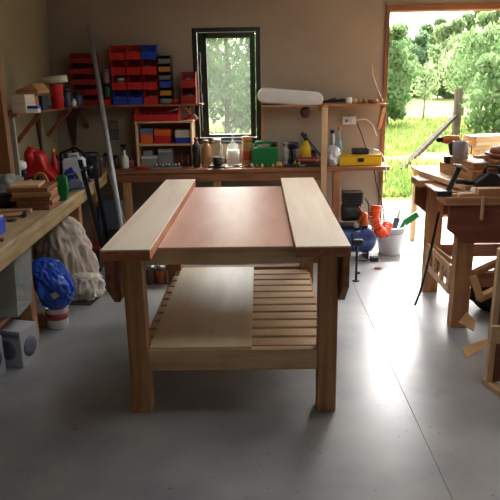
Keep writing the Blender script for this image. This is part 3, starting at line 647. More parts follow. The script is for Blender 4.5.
t = thing('charger', 'black charger block lying on the yellow case', 'charger', (cx2, 5.90, zc)); MB().box(-w2_/2*.75, w2_/2*.75, -.05, .05, 0, h2).build('body', BLACK, t, bev=.01); MB().box(-.02, .02, -.052, -.049, .02, .045).build('light_strip', DSTEEL, t)
m = MB(); xx = atY(373, 152, 5.88).x; m.lathe([(.055, 0), (.058, .004), (.05, .035), (.02, .05), (0, .051)], 20, None, 1.0, .8); solo(m, 'clear_cover', CLEARP, 'clear domed cover at right end on the yellow case', 'cover', (xx+.01, 5.9, zc))
m = MB(); pts = [atY(*q) for q in ((372, 149, 5.9), (380, 152, 5.84), (384, 158, 5.79), (386, 170, 5.68), (386, 182, 5.67))]; m.tube(pts, .006); solo(m, 'white_tube', WHITE, 'white flexible tube bending down off the yellow case', 'tube')
# sockets, wires
t = thing('wall_socket', 'white double wall socket right of window with plugs', 'socket', (atY(350, 121, 6.18).x, 6.199, atY(350, 121, 6.18).z))
MB().box(-.075, .06, -.028, 0, -.035, .045).build('plate', WHITE, t, bev=.004)
MB().box(-.052, -.02, -.034, -.0285, -.012, .018).build('switch', GREYP, t); MB().box(.005, .045, -.06, -.0285, -.02, .03).build('plug', WHITE, t, bev=.006)
m = MB(); m.tube([atY(*q) for q in ((357, 123, 6.13), (361, 133, 6.12), (365, 145, 6.1), (367, 152, 6.05))], .005); solo(m, 'charger_cable', BLACK, 'black cable running from wall socket down to the yellow case', 'cable')
m = MB(); m.tube([atY(*q) for q in ((372, 64, 6.18), (373, 76, 6.185), (378, 90, 6.185), (383, 101, 6.18))], .005); m.tube([atY(*q) for q in ((357, 120, 6.14), (366, 119, 6.15), (373, 125, 6.16), (377, 136, 6.17))], .006)
solo(m, 'white_wire', WHITE, 'white wire running down the wall to the right socket', 'wire')
m = MB(); m.tube([atY(*q) for q in ((374, 168, 6.17), (376, 182, 6.17), (381, 200, 6.16), (384, 212, 6.15))], .006); solo(m, 'black_cable', BLACK, 'black cable hanging on wall below right end of bench', 'cable')
# ---- top of right shelf
A0, A1 = atY(266, 97, 5.97), atY(314, 104-7, 5.97)
t = thing('trough_cover', 'long white rounded plastic cover resting on the shelf right of window', 'cover', (0, 0, 0))
pa = atY(265, 95.5, 5.98); pb = atY(316, 99.5, 5.98)
def capsule(m, a, b, r, depth=.09):
    n = 12; P = []
    d = (b-a); ang = math.atan2(d.z, d.x)
    for k in range(n+1): an = ang+pi/2+pi*k/n; P.append((a.x+r*cos(an), a.z+r*sin(an)))
    for k in range(n+1): an = ang-pi/2+pi*k/n; P.append((b.x+r*cos(an), b.z+r*sin(an)))
    return m.prism(P, a.y, a.y+depth)
capsule(MB(), pa, pb, .072).build('shell', WHITE, t, bev=.02, seg=3); MB().box(pa.x+.05, pb.x-.05, pa.y+.02, pa.y+.07, min(pa.z, pb.z)-.068, min(pa.z, pb.z)-.05).build('base_rail', GREYP, t)
lowz = min(pa.z, pb.z)-.072
m = MB(); m.box(-.21, .21, -.03, .03, 0, .008); solo(MB().box(-.26, .26, -.04, .04, 0, max(.012, lowz-RZ-.004)), 'dark_board', mat('dark_board', '#3b332c', .8), 'thin dark board under the white trough cover', 'board', ((pa.x+pb.x)/2-.02, 6.03, RZ+.001))
m = MB(); R = random.Random(8)
for k in range(34):
    x = R.uniform(-.12, .06); m.tube([(x, R.uniform(-.04, .04), .008+R.random()*.03), (x+R.uniform(.05, .14), R.uniform(-.04, .04), .01+R.random()*.05)], .0045, 5)
solo(m, 'stick_bundle', mat('twigs', '#38342e', .9), 'bundle of dark sticks on the shelf right of the white cover', 'sticks', (atY(334, 100, 6.02).x, 6.03, RZ+.001))
m = MB(); m.lathe([(.025, 0), (.03, .01), (.03, .055), (.02, .06)], 14); solo(m, 'small_tub', WHITE, 'small white tub on shelf beside the dark sticks', 'tub', (atY(349, 100, 6.0).x, 5.99, RZ+.001))
for k, (px, c, lab) in enumerate([(355, '#c9a878', 'pale wooden ball'), (360, '#b37a48', 'tan wooden ball'), (364, '#8b4a24', 'red brown wooden ball')]):
    m = MB(); m.blob((0, 0, .024), (.026, .026, .026), k, .2, 2, 2); solo(m, 'wooden_ball', mat('ball_'+c[1:], c, .6), lab+' on shelf above the socket', 'wooden ball', (atY(px, 101, 6.0).x, 6.0, RZ))
m = MB(); m.lathe([(.045, 0), (.05, .008), (.05, .035), (.03, .04), (.03, .01)], 18); solo(m, 'twine_roll', PINED['X'], 'brown roll of twine at right end of shelf', 'roll', (atY(373, 101, 6.0).x, 6.0, RZ+.001))
# hanging thing under shelf
m = MB(); a = atY(306, 110, 5.95); m.lathe([(.05, -.02), (.055, 0), (.05, .02), (.015, .021)], 18, Matrix.Rotation(pi/2, 4, 'X')); solo(m, 'hanging_roll', mat('dark_red_brown', '#4a3030', .6), 'dark round roll hanging under shelf below white cover', 'roll', (a.x, 6.0, RZ-.019-.055))

# ================================================================== LEFT WALL AREA
struct('trim_5', MB().box(-1.93, -1.80, 4.29, 4.36, .83, HC-.002), PINED['Z'], .003)
struct('trim_6', MB().box(-1.82, -1.785, 4.41, 4.44, .83, 1.40), mat('grey_strip', '#a49f92', .8), .003)
LZ = 1.426
def lbox(x0, x1, y0, X, m, name, label, z=LZ, d=.15, cat='box', Y=None, bev=.003):
    cx, w_, h = slot(x0, x1, y0, Y, z); return solo(MB().box(-w_/2, w_/2, -d/2, d/2, 0, h), name, m, label, cat, (cx, Y+d/2, z), bev=bev)
Yl = 4.55
t = thing('cream_box', 'cream box with a seam on left end of wall shelf', 'box'); cx, w_, h = slot(9.5, 24, 95, 4.45, LZ); t.location = (cx, 4.56, LZ)
MB().box(-w_/2, w_/2, -.1, .1, 0, h*.5).build('base', CREAM, t, bev=.003); MB().box(-w_/2, w_/2, -.1, .1, h*.51, h).build('lid', CREAM, t, bev=.003)
lbox(24.5, 31, 96, 0, mat('orange_brown_card', '#b0713a', .8), 'card_box', 'orange brown box next to the cream box', Y=4.6)
lbox(31.5, 42, 96, 0, NAVY, 'card_box', 'dark navy box behind the small blue and white box', Y=4.85)
t = thing('tissue_box', 'small blue and white box at front of the left shelf', 'box'); cx, w_, h = slot(27, 40, 105.5, 4.56, LZ); t.location = (cx+.003, 4.50, LZ)
t.location = (cx+.01, 4.51, LZ)
MB().box(-w_/2, w_/2, -.03, .03, 0, h*.6).build('body', WHITE, t, bev=.002); MB().box(-w_/2-.001, w_/2+.001, -.031, .031, h*.601, h).build('lid', BLUE, t, bev=.002)
# wooden wedge on the boxes
p0, p1 = atY(15, 91, 4.6), atY(47, 92, 4.85)
zt = slot(9.5, 24, 95, 4.45, LZ)[2]+LZ+.004
m = MB(); m.prism([(p0.x, zt), (p1.x+.02, zt), (p1.x+.02, zt+.02), (p1.x-.02, zt+.075), (p0.x, zt+.025)], 4.60, 4.85); solo(m, 'timber_wedge', PINE['X'], 'tan tapered timber offcut lying across the boxes on left shelf', 'offcut', bev=.003)
# red drum with cream ring
cx, w_, h = slot(46, 60, 84, 5.05, LZ); t = thing('red_bucket', 'stack of two red tubs topped by a cream rim on left shelf', 'tub', (cx, 5.12, LZ)); r = w_/2
MB().lathe([(r*.8, 0), (r*.95, h*.48), (r*1.0, h*.5), (r*.85, h*.51), (r, h*.97), (r*.9, h)], 24).build('tubs', RED, t)
cx2, w2_, _ = slot(35.5, 61, 80, 4.95, LZ); T = Matrix.Translation((cx2-cx, -.0, h+.006)) @ Matrix.Rotation(radians(-5), 4, 'Y')
MB().lathe([(w2_/2, 0), (w2_/2, .055), (w2_/2-.012, .055), (w2_/2-.014, 0)], 28, T, 1, .7).build('rim', mat('cream_rim', '#d8cdb0', .6), t, 'cream oval rim')
for k, (px, c, lab) in enumerate([(63, '#1c2a50', 'dark blue jar right of the red tubs'), (68, '#2a3a5a', 'smaller navy jar near corner on left shelf')]):
    jar(atY(px, 100, 5.4).x, 5.5+.2*k, LZ, .045, .17-.04*k, plastic(c), BLACK, lab)
jar(atY(71.5, 104, 5.5).x-.0, 5.55, LZ, .03, .07, mat('silver_tin', '#b9b4a8', .4, .3), STEEL, 'small pale tin at end of left shelf')
# saws hanging on wall below shelf
for k, (px, lab) in enumerate([(60, 'dark hand saw hanging under shelf near the corner, left one'), (71, 'dark hand saw hanging under shelf, right one beside the corner')]):
    a = atY(px, 112, 6.17 if px > 69 else 5.9)
    t = thing('hanging_saw', lab, 'saw', (a.x if px > 69 else XL+.012, a.y, a.z-.05) if px > 69 else (XL+.012, 5.6, a.z-.05), 0 if px > 69 else pi/2)
    MB().prism([(-.05, 0), (.05, 0), (.02, -.28), (-.01, -.28)], -.003, .003).build('blade', mat('rusty_steel', '#5c4436', .6, .5), t)
    MB().prism([(-.05, .002), (.05, .002), (.055, .06), (.02, .085), (-.05, .06)], -.01, .01).build('handle', PINED['Z'], t, bev=.006)
# wire rack
t = MB(); a = atY(109, 121, 6.19); b_ = atY(118.5, 139, 6.19)
for k in range(5): x = a.x+(b_.x-a.x)*k/4; t.tube([(x, 6.19, a.z), (x, 6.19, b_.z)], .003, 6)
for k in range(3): zq = a.z+(b_.z-a.z)*k/2; t.tube([(a.x, 6.185, zq), (b_.x, 6.185, zq)], .003, 6)
solo(t, 'wire_rack', DSTEEL, 'small dark wire rack on wall above the spray bottle', 'rack')

# ---- things on left bench
Z0 = BZ+.001
# grey cloth
m = MB(); m.blob((0, 0, .085), (.13, .14, .11), 2, .3, 2.2, 4, True, .3); solo(m, 'grey_rag', mat('grey_cloth', '#8c9088', .95, var=.15), 'heap of grey green cloth at left edge of side bench', 'cloth', (atY(5, 180, 4.3).x+.01, 4.28, Z0+.003))
m = MB(); m.blob((0, 0, .04), (.10, .10, .05), 5, .3, 2.2, 3, True, .2); solo(m, 'dark_rag', mat('plum_cloth', '#2e2630', .95), 'dark plum rag in front of the grey cloth', 'cloth', (atY(5, 198, 3.98).x-.02, 4.03, Z0+.003))
# stack of boards
bc = atY(31, 205, 3.9); zz = Z0; R = random.Random(5)
labs = ['lowest board of the stack on the side bench', 'second board up in the stack on the side bench', 'third board up in the stack', 'fourth board up, red brown edge', 'fifth board, under the pale top one', 'topmost pale small board of the stack']
for k in range(6):
    w_, d = [(.21, .22), (.24, .20), (.26, .24), (.25, .22), (.27, .27), (.19, .2)][k]; th = [.026, .03, .03, .03, .028, .018][k]
    solo(MB().box(-w_/2, w_/2, -d/2, d/2, 0, th), 'cut_board', [PINED['X'], PINE['Y'], PINED['X'], PINE['X'], PINED['X'], PINEL['X']][k], labs[k], 'board', (bc.x-.015+[.03, .02, .0, .02, -.01, -.03][k], 4.0+[0, .03, .02, -.01, .03, .0][k], zz), rz=R.uniform(-.15, .15), bev=.002); zz += th+.001
# flat stick, blue box
solo(MB().box(-.22, .22, -.02, .02, 0, .02), 'flat_stick', PINEL['X'], 'pale flat stick lying left of the board stack', 'stick', (atZ(8, 206, .84).x-.02, 3.83, Z0), rz=.05)
t = thing('blue_box', 'small blue box with pale lid on near end of side bench', 'box', (atZ(-3, 232, BZ).x, 3.25, Z0)); MB().box(-.055, .055, -.055, .055, 0, .09).build('body', BLUE, t, bev=.006); MB().box(-.05, .05, -.05, .05, .0905, .10).build('lid', plastic('#9fb2d8'), t, bev=.003)
solo(MB().lathe([(.028, 0), (.032, .004), (.032, .008), (0, .009)], 14), 'steel_disc', DSTEEL, 'small dark round lid lying before the board stack', 'lid', (atZ(12, 221, BZ).x, atZ(12, 221, BZ).y, Z0))
solo(MB().box(-.12, .12, -.018, .018, 0, .018), 'flat_stick', PINED['X'], 'short brown stick at bench edge near the blue box', 'stick', (-1.5, 3.08, Z0), rz=.12)
# green long planer / green clamp
t = thing('green_tool', 'green long tool with black body lying behind board stack', 'tool', (atY(46, 174, 4.55).x, 4.5, Z0+.0))
MB().box(-.20, .17, -.05, .05, 0, .05).build('base', BLACK, t, bev=.01); MB().box(-.09, .17, -.035, .035, .051, .085).build('housing', GREEN, t, bev=.012); MB().lathe([(.03, -.03), (.03, .03)], 14, Matrix.Translation((-.12, 0, .082)) @ Matrix.Rotation(pi/2, 4, 'X')).build('knob', GREYP, t)
a = atY(60, 188, 4.2); m = MB(); m.prism([(-.045, 0), (.03, 0), (.05, .08), (.045, .17), (.02, .19), (-.03, .17)], -.02, .02); solo(m, 'green_cover', GREEN, 'upright green plastic piece right of the board stack', 'plastic piece', (a.x+.005, 4.22, Z0), bev=.01)
# red machine
a = atY(34, 165, 4.75); t = thing('power_tool', 'large red power tool with rounded hood on side bench', 'power tool', (a.x, 4.85, Z0)); t.scale = (.85, .9, .92)
MB().prism([(-.19, 0), (.17, 0), (.19, .09), (.1, .17), (.06, .3), (-.04, .33), (-.12, .2)], -.09, .09).build('body', RED, t, bev=.03, seg=3)
MB().blob((-.05, -.02, .26), (.06, .1, .1), 1, .2, 2, 3, False).build('hood', RED, t); MB().tube([(-.12, -.11, .03), (-.08, -.12, .11), (.04, -.12, .12), (.12, -.11, .05)], .016).build('handle', mat('orange_red', '#d8361a', .4), t)
MB().lathe([(.03, 0), (.035, .01), (.035, .05)], 14, Matrix.Translation((.06, -.125, .08)) @ Matrix.Rotation(pi/2, 4, 'X')).build('knob', BLACK, t)
# white & black machine head
a = atY(20, 150, 4.5); t = thing('bench_sander', 'black and silver machine with white domed head at left of red tool', 'machine', (a.x-.02, 4.5, Z0))
MB().tube([(-.04, 0, .0), (-.02, 0, .08), (.03, 0, .16), (.0, 0, .19)], [.035, .03, .028, .03]).build('arm', BLACKM, t); MB().lathe([(.045, 0), (.055, .02), (.052, .05), (.03, .065), (0, .068)], 18, Matrix.Translation((0, 0, .19))).build('head', WHITE, t)
MB().tube([(.0, -.03, .04), (-.1, -.05, .07), (-.17, -.03, .05)], .016).build('lever', STEEL, t)
# yellow/red jars group
def hose(m, c, r, turns, tube, th=.012):
    m.tube([(c[0]+r*cos(k*.5), c[1]+r*sin(k*.5)*.5, c[2]+th*k*.12) for k in range(int(turns*12.6))], tube)
m = MB(); m.tube([(.05*cos(k*.35), .0, .07+.06*sin(k*.35)) for k in range(18)], .010, close=True); solo(m, 'hose_ring', mat('buff_hose', '#b59a5a', .6), 'upright buff coloured hose ring beside the red tool', 'hose', (atY(46, 158, 4.9).x+.012, 4.70, Z0))
bottle(50, 56, 149, 5.15, RED, 'short red bottle with yellow cap behind the hose ring', YELLOW, .6, .5)
solo(MB().lathe([(.03, 0), (.034, .02), (.034, .07), (.0, .09)], 14), 'squeeze_bottle', mat('brick_plastic', '#a83a28', .5), 'squat brick red pot left of the white canister', 'pot', (atY(54, 165, 4.85).x+.02, 4.78, Z0))
# white-blue canister
cx, w_, h = slot(60.5, 81, 154, 4.85, BZ); t = thing('canister', 'big white canister with blue label on side bench', 'canister', (cx, 4.92, Z0), .1)
MB().prism([(-w_/2, 0), (w_/2, 0), (w_/2, h*.78), (w_/2-.02, h*.86), (-w_/2+.02, h*.86), (-w_/2, h*.78)], -.07, .07).build('body', mat('canister_white', '#c9d0d6', .4, var=.04), t, bev=.01, seg=3)
MB().prism([(-w_/2+.008, h*.14), (0.0, h*.12), (.01, h*.4), (-.01, h*.6), (-w_/2+.02, h*.5), (-w_/2+.008, h*.4)], -.0735, -.071).build('print', BLUE, t, 'blue printed mark')
MB().tube([(-w_/2+.03, 0, h*.84), (-w_/2+.035, 0, h*.95), (w_/2-.05, 0, h*.97), (w_/2-.045, 0, h*.84)], .011).build('handle', mat('canister_white', '#c9d0d6'), t)
MB().lathe([(.018, h*.865), (.018, h*1.0)], 12, Matrix.Translation((-w_/2+.03, -.03, 0))).build('cap', BLACK, t)
# black frame things behind canister
m = MB(); m.tube([(-.12, 0, 0), (-.11, 0, .22), (.02, 0, .27), (.12, 0, .2), (.13, 0, 0)], .012); m.tube([(-.11, 0, .16), (.12, 0, .17)], .012); solo(m, 'black_rack', BLACKM, 'black bent metal rack behind the white canister', 'rack', (atY(72, 145, 5.25).x, 5.25, Z0))
# radio
cx, w_, h = slot(82, 97, 155, 5.2, BZ); t = thing('radio', 'black boxy radio beside the white canister', 'radio', (cx, 5.27, Z0)); MB().box(-w_/2, w_/2, -.06, .06, 0, h*.9).build('body', BLACK, t, bev=.01)
MB().lathe([(.035, 0), (.035, .006)], 18, Matrix.Translation((-.02, -.061, h*.4)) @ Matrix.Rotation(pi/2, 4, 'X')).build('speaker', DSTEEL, t); MB().tube([(-w_/2+.01, 0, h*.88), (-w_/2+.01, 0, h*1.05), (w_/2-.01, 0, h*1.05), (w_/2-.01, 0, h*.88)], .007).build('handle', BLACKM, t)
# funnel
m = MB(); m.lathe([(.012, 0), (.014, .05), (.055, .13), (.058, .14), (.052, .135), (.010, .052)], 20); solo(m, 'funnel', plastic('#bdb4a6'), 'pale funnel standing beyond the black radio', 'funnel', (atY(98, 150, 5.6).x-.01, 5.55, Z0))
jar(atY(101, 166, 5.45).x-.015, 5.38, Z0, .03, .12, mat('rust_tin', '#8a4030', .5), STEEL, 'rust red tin at far end of the side bench')
jar(atY(106, 160, 5.9).x, 5.95, Z0, .035, .14, mat('brown_tin', '#5a4238', .5), DSTEEL, 'brown tin in bench corner behind the pipe')
# dark tools at front of canister
t = thing('jigsaw', 'dark blue black power tool in front of the white canister', 'power tool', (atY(71, 184, 4.6).x+.0, 4.62, Z0), .9)
MB().prism([(-.1, 0), (.1, 0), (.1, .012), (-.1, .012)], -.04, .04).build('sole', DSTEEL, t); MB().prism([(-.09, .013), (.07, .013), (.09, .05), (.05, .09), (-.03, .1), (-.09, .06)], -.032, .032).build('body', NAVY, t, bev=.012, seg=3)
MB().tube([(-.07, 0, .08), (-.04, 0, .13), (.04, 0, .13), (.06, 0, .08)], .012).build('handle', BLACK, t)

# ================================================================== UNDER LEFT BENCH
# translucent tub
t = thing('storage_tub', 'large translucent plastic tub on the low shelf under side bench', 'tub', (-1.63, 3.385, .312), .06); t.scale = (1, 1, .91)
def taper(w0, d0, w1, d1, h, tk=.006):
    m = MB()
    def ring(w_, d, z): return [(-w_/2, -d/2, z), (w_/2, -d/2, z), (w_/2, d/2, z), (-w_/2, d/2, z)]
    vs = ring(w0, d0, 0)+ring(w1, d1, h)+ring(w1-2*tk, d1-2*tk, h)+ring(w0-2*tk, d0-2*tk, tk)
    fs = [(3, 2, 1, 0), (12, 13, 14, 15)]
    for a in (0, 4, 8):
        for k in range(4): k2 = (k+1) % 4; fs.append((a+k, a+k2, a+4+k2, a+4+k))
    return m.add(vs, fs)
taper(.38, .27, .44, .33, .42).build('body', TUBP, t, bev=.015)
rm = MB(); 
for (x0, x1, y0, y1) in ((-.235, .235, -.18, -.158), (-.235, .235, .158, .18), (-.235, -.213, -.158, .158), (.213, .235, -.158, .158)): rm.box(x0, x1, y0, y1, .405, .425)
rm.build('rim', TUBP, t, bev=.004)
m = MB(); R = random.Random(2)
for k in range(16):
    m.blob((R.uniform(-.12, .12), R.uniform(-.06, .06), .07+R.random()*.2), (.06, .06, .05), k, .4, 2, 2, False)
m.build('contents', mat('mixed_junk', '#7b8078', .8, c2='#34383a', scale=9), t, kind='stuff')
m = MB(); m.tube([(.02, -.1, .25), (.06, -.06, .38), (.1, .0, .44), (.12, .08, .40)], .012).tube([(-.08, -.1, .25), (-.02, 0, .42), (.02, .1, .41)], .01); m.build('cable_loop', WHITE, t)
# boxes with printed rings
def ringbox(x, y, rz, label):
    t = thing('printed_box', label, 'box', (x, y, 0), rz, 'grey white printed boxes')
    MB().box(-.1, .1, -.085, .085, 0, .235).build('carton', mat('grey_white_card', '#b8b8c0', .7, var=.05), t, bev=.004)
    for T in (Matrix.Translation((0, -.0852, .11)) @ Matrix.Rotation(pi/2, 4, 'X'), Matrix.Translation((.1002, 0, .11)) @ Matrix.Rotation(pi/2, 4, 'Y')):
        MB().lathe([(.03, 0), (.062, 0), (.062, .002), (.03, .002)], 28, T).build('printed_ring', mat('ring_print', '#6e7280', .6), t, 'dark printed ring')
    m = MB(); m.box(-.09, .09, -.0862, -.0852, .19, .215); m.build('printed_band', mat('band_print', '#83869a', .6), t)
ringbox(-1.50, 3.33, -.25, 'grey white box with ring print beside the bench leg'); ringbox(-1.63, 3.13, -.25, 'grey white box with ring print at left edge of photo')
# cloth sacks
SK = thing
m = MB(); m.cloth((0, 0, .28), (.20, .17, .37), 11, amp=.35, fold=.36, ff=6.5, lean=(-.05, 0)); solo(m, 'cloth_bag', SACK, 'big slumped beige cloth bag under the side bench', 'bag', (atY(63, 255, 4.5).x+.01, 4.52, .0))
m = MB(); m.cloth((0, 0, .24), (.16, .16, .3), 14, fold=.18); solo(m, 'cloth_bag', mat('brown_sack', '#7f6d5c', .95, var=.14, scale=5), 'brownish cloth bag left of the big beige one', 'bag', (-1.80, 4.1, .0))
q = atZ(82, 297, 0)
m = MB(); m.cloth((0, 0, .09), (.155, .13, .125), 17, amp=.3, fold=.3, ff=4); solo(m, 'white_sack', SACKW, 'low off white sack on floor in front of the beige bag', 'sack', (q.x+.02, q.y-.02, .008))
m = MB(); m.prism([(-.15, -.10), (.12, -.12), (.15, .08), (-.10, .10)], 0, .006, 'XY'); solo(m, 'dark_sheet', LEATH, 'dark sheet on floor poking out under the white sack', 'sheet', (q.x+.0, q.y-.07, .0005))
# blue bag
m = MB(); m.cloth((0, 0, .0), (.118, .11, .19), 23, amp=.3, fold=.32, ff=4.6, flat=False); bg_ = solo(m, 'blue_bag', BLUEBAG, 'shiny blue plastic bag leaning beside the bench leg', 'bag', (atY(52, 287, 3.82).x, 3.82, .335), rot=(0, radians(-28), 0))
MB().box(-.0, .045, -.108, -.103, -.09, -.05).build('printed_square', mat('bag_print', '#b8b29a', .6), bg_)
# small bucket
t = thing('paint_pot', 'small white pot with red print under the blue bag', 'pot', (-1.42, 3.86, 0)); MB().lathe([(.06, 0), (.068, .012), (.076, .145), (.08, .15), (.072, .15), (.055, .02), (0, .02)], 24).build('body', WHITE, t)
MB().lathe([(.072, .07), (.0735, .07), (.0765, .115), (.0755, .115)], 24).build('print_band', mat('red_print', '#b04a40', .6), t, 'red printed band')
m = MB(); m.tube([(.079*cos(a), 0.079*sin(a), .14) for a in [pi*k/8 for k in range(9)]], .004); m.build('handle', STEEL, t)
# clutter under back bench / side bench far end
R = random.Random(4)
cl = [(-.95, 6.0, .34, .3, .30, '#2c2a2c', 'dark box under back bench, leftmost'), (-.60, 6.0, .3, .3, .42, '#45302a', 'brown box under back bench beside its leg'),
      (-.15, 6.0, .3, .3, .25, '#383a44', 'blue grey box under back bench below the window'), (.22, 6.0, .3, .28, .38, '#5a3c2a', 'tan brown box under back bench below the can'), (.53, 6.0, .2, .3, .5, '#94302a', 'red box beneath the shelf post')]
for x, y, w_, d, h, c, lab in cl:
    t = thing('carton', lab, 'box', (x, y, 0), R.uniform(-.1, .1)); MB().box(-w_/2, w_/2, -d/2, d/2, 0, h*.85).build('body', mat('box_'+c[1:], c, .8), t, bev=.004); MB().box(-w_/2-.004, w_/2+.004, -d/2-.004, d/2+.004, h*.851, h).build('lid', mat('box_'+c[1:], c), t, bev=.004)
# colourful paint tins under bench seen through the workbench gap
for k, (px, c, lab) in enumerate([(160, '#b0602c', 'orange tin'), (170, '#c9bda8', 'cream tin'), (180, '#8a3a2c', 'red brown tin'), (150, '#6f5a48', 'brown tin')]):
    x = atY(px, 272, 4.75).x; jar(x, 4.78, 0, .045, .15, mat('tin_'+c[1:], c, .5), STEEL, lab+' on floor behind left rear of the workbench')

# ---- pipe and clamps
pA = Vector((-1.12, 4.82, 0)); pB = atY(95, 62, 5.87); pT = pB + (pB-pA)*.18
d = (pB-pA).normalized(); t = thing('metal_pipe', 'long silver metal pipe leaning from floor against the bin shelf', 'pipe', tuple(pA))
MB().tube([d*.03, pT-pA], .022, 14).build('tube', ALU, t); MB().tube([d*.02, d*.08], .026, 14).build('end_cap', BLACK, t)
m = MB(); a, b_ = atY(103, 155, 5.62), atY(113, 186, 5.5); m.tube([b_ + (b_-a)*1.5, a], .012); solo(m, 'thin_rod', STEEL, 'short thin pale rod leaning just left of the silver pipe', 'rod')
def sash(a, b, label, s=.02):
    a = Vector(a); b = Vector(b); t = thing('bar_clamp', label, 'clamp', tuple(a)); d = b-a; u = d.normalized()
    MB().bar(u*.01, d, .035, .016, (0, 1, 0)).build('bar', mat('blue_black_steel', '#27303e', .45, .5), t)
    for q, nm in ((.12, 'jaw'), (.93, 'screw_jaw')): c = d*q; MB().cbox(c.x+.015, c.y-.02, c.z-.02, .05, .03, .04).build(nm, DSTEEL, t, bev=.006)
    c = d*.93; MB().tube([c+Vector((.0, -.04, 0)), c+Vector((.0, -.09, .0))], .006).build('handle', STEEL, t)
    return t
sash(atZ(106, 272, 0.0)+Vector((.03, .0, .0)), atY(80, 160, 4.70), 'dark blue bar clamp leaning on side bench, left one')
sash(atZ(112, 262, 0.0), atY(92, 158, 5.02), 'dark blue bar clamp leaning on side bench, right one')
a = atY(97, 210, 4.95); t = thing('hanging_caddy', 'grey blue metal caddy behind the leaning bar clamps', 'caddy', (a.x-.03, 5.55, 0)); 
MB().box(-.10, .10, -.08, .08, .30, .31).box(-.10, .10, -.08, -.074, .31, .56).box(-.10, .10, .074, .08, .31, .56).box(-.10, -.094, -.074, .074, .31, .56).box(.094, .10, -.074, .074, .31, .56).build('bin', mat('grey_blue_metal', '#66707e', .5, .4), t, bev=.002)
MB().box(-.09, .09, -.07, .07, 0, .299).build('base', mat('dark_base', '#2c2c30', .7), t, bev=.004)

# ================================================================== COMPRESSOR, BUCKET
t = thing('air_compressor', 'black and copper air compressor with blue tank beside doorway', 'compressor', (.87, 5.50, 0))
T = Matrix.Translation((0, 0, .175)) @ Matrix.Rotation(pi/2, 4, 'Y')
MB().lathe([(0, -.20), (.07, -.195), (.12, -.165), (.13, -.13), (.13, .13), (.12, .165), (.07, .195), (0, .20)], 28, T).build('tank', mat('blue_tank', '#2c4c86', .35), t)
for sx in (-1, 1): MB().box(sx*.12-.012, sx*.12+.012, -.1, .1, 0, .065).build('foot', BLACKM, t, bev=.004)
MB().box(-.15, .12, -.08, .09, .302, .312).build('platform', BLACKM, t)
MB().lathe([(.07, -.09), (.085, -.08), (.085, .07), (.06, .09)], 20, Matrix.Translation((-.03, 0, .43)) @ Matrix.Rotation(pi/2, 4, 'Y')).build('motor', BLACK, t)
m = MB(); 
for k in range(6): m.box(-.115+k*.0, .065, -.075, .075, .52+k*.019, .53+k*.019)
m.box(-.10, .05, -.06, .06, .47, .62); m.build('fins', BLACK, t)
MB().lathe([(.035, .313), (.045, .33), (.045, .42), (.03, .44)], 16, Matrix.Translation((.075, -.06, 0))).build('pump', COPPER, t, 'copper pump head')
MB().tube([(.05, -.1, .30), (.02, -.12, .36), (.06, -.12, .44), (.02, -.09, .5)], .01).build('pipe', COPPER, t)
MB().lathe([(.028, 0), (.028, .015)], 18, Matrix.Translation((.0, -.11, .33)) @ Matrix.Rotation(pi/2, 4, 'X')).build('gauge', STEEL, t)
MB().tube([(.1, 0, .56), (.13, -.02, .5), (.13, -.04, .38), (.08, -.05, .31)], .008).build('carry_handle', BLACK, t)
# coiled orange hose
m = MB(); pts = []
path = [Vector((1.04, 5.34, .52)), Vector((1.02, 5.32, .42)), Vector((1.05, 5.30, .32)), Vector((1.12, 5.34, .25)), Vector((1.17, 5.42, .33))]
N = 220
for k in range(N):
    u = k/(N-1)*(len(path)-1); i = min(int(u), len(path)-2); c = path[i].lerp(path[i+1], u-i); a = k*.62
    tdir = (path[i+1]-path[i]).normalized(); s1 = tdir.cross(Vector((0, 1, 0))).normalized(); s2 = tdir.cross(s1)
    pts.append(c + (s1*cos(a)+s2*sin(a))*.042)
m.tube(pts, .009, 6); solo(m, 'coiled_hose', mat('orange_hose', '#f0561c', .35), 'bright orange coiled air hose hanging between compressor and bucket', 'hose')
# bucket
bp_ = (1.24, 5.60, 0); t = thing('bucket', 'white plastic bucket of tools standing in the doorway', 'bucket', bp_)
MB().lathe([(.105, 0), (.108, .01), (.128, .255), (.136, .256), (.136, .27), (.122, .27), (.10, .015), (0, .015)], 32).build('body', mat('bucket_white', '#d3d6dc', .4, var=.03), t)
m = MB(); m.tube([(.137*cos(a), -.137*abs(sin(a)), .262-.05*sin(a)) for a in [pi*k/12 for k in range(13)]], .004); m.build('handle', STEEL, t)
a = Vector(bp_); t = thing('green_brush', 'green handled brush sticking out of the white bucket', 'brush', tuple(a+Vector((.0, 0, .03))))
MB().bar((0, 0, 0), (.13, -.02, .30), .035, .018, (0, 1, 0)).build('handle', GREEN, t, bev=.006); MB().bar((.12, -.018, .27), (.24, -.03, .36), .06, .04, (0, 1, 0)).build('head', GREEN, t, bev=.008)
t = thing('plane_tool', 'dark blade tool standing in the white bucket', 'tool', tuple(a+Vector((-.02, .02, .03)))); MB().bar((0, 0, 0), (.08, .0, .31), .05, .012, (0, 1, 0)).build('blade', NAVY, t); MB().bar((.02, .02, .05), (.11, .03, .38), .02, .02, (0, 1, 0)).build('handle', WHITE, t, bev=.004)
solo(MB().tube([(-.02, .0, .0), (-.06, .03, .26), (-.07, .03, .36)], .012), 'white_rod', WHITE, 'white rod sticking up left in the bucket', 'rod', tuple(a+Vector((0, 0, .03))))
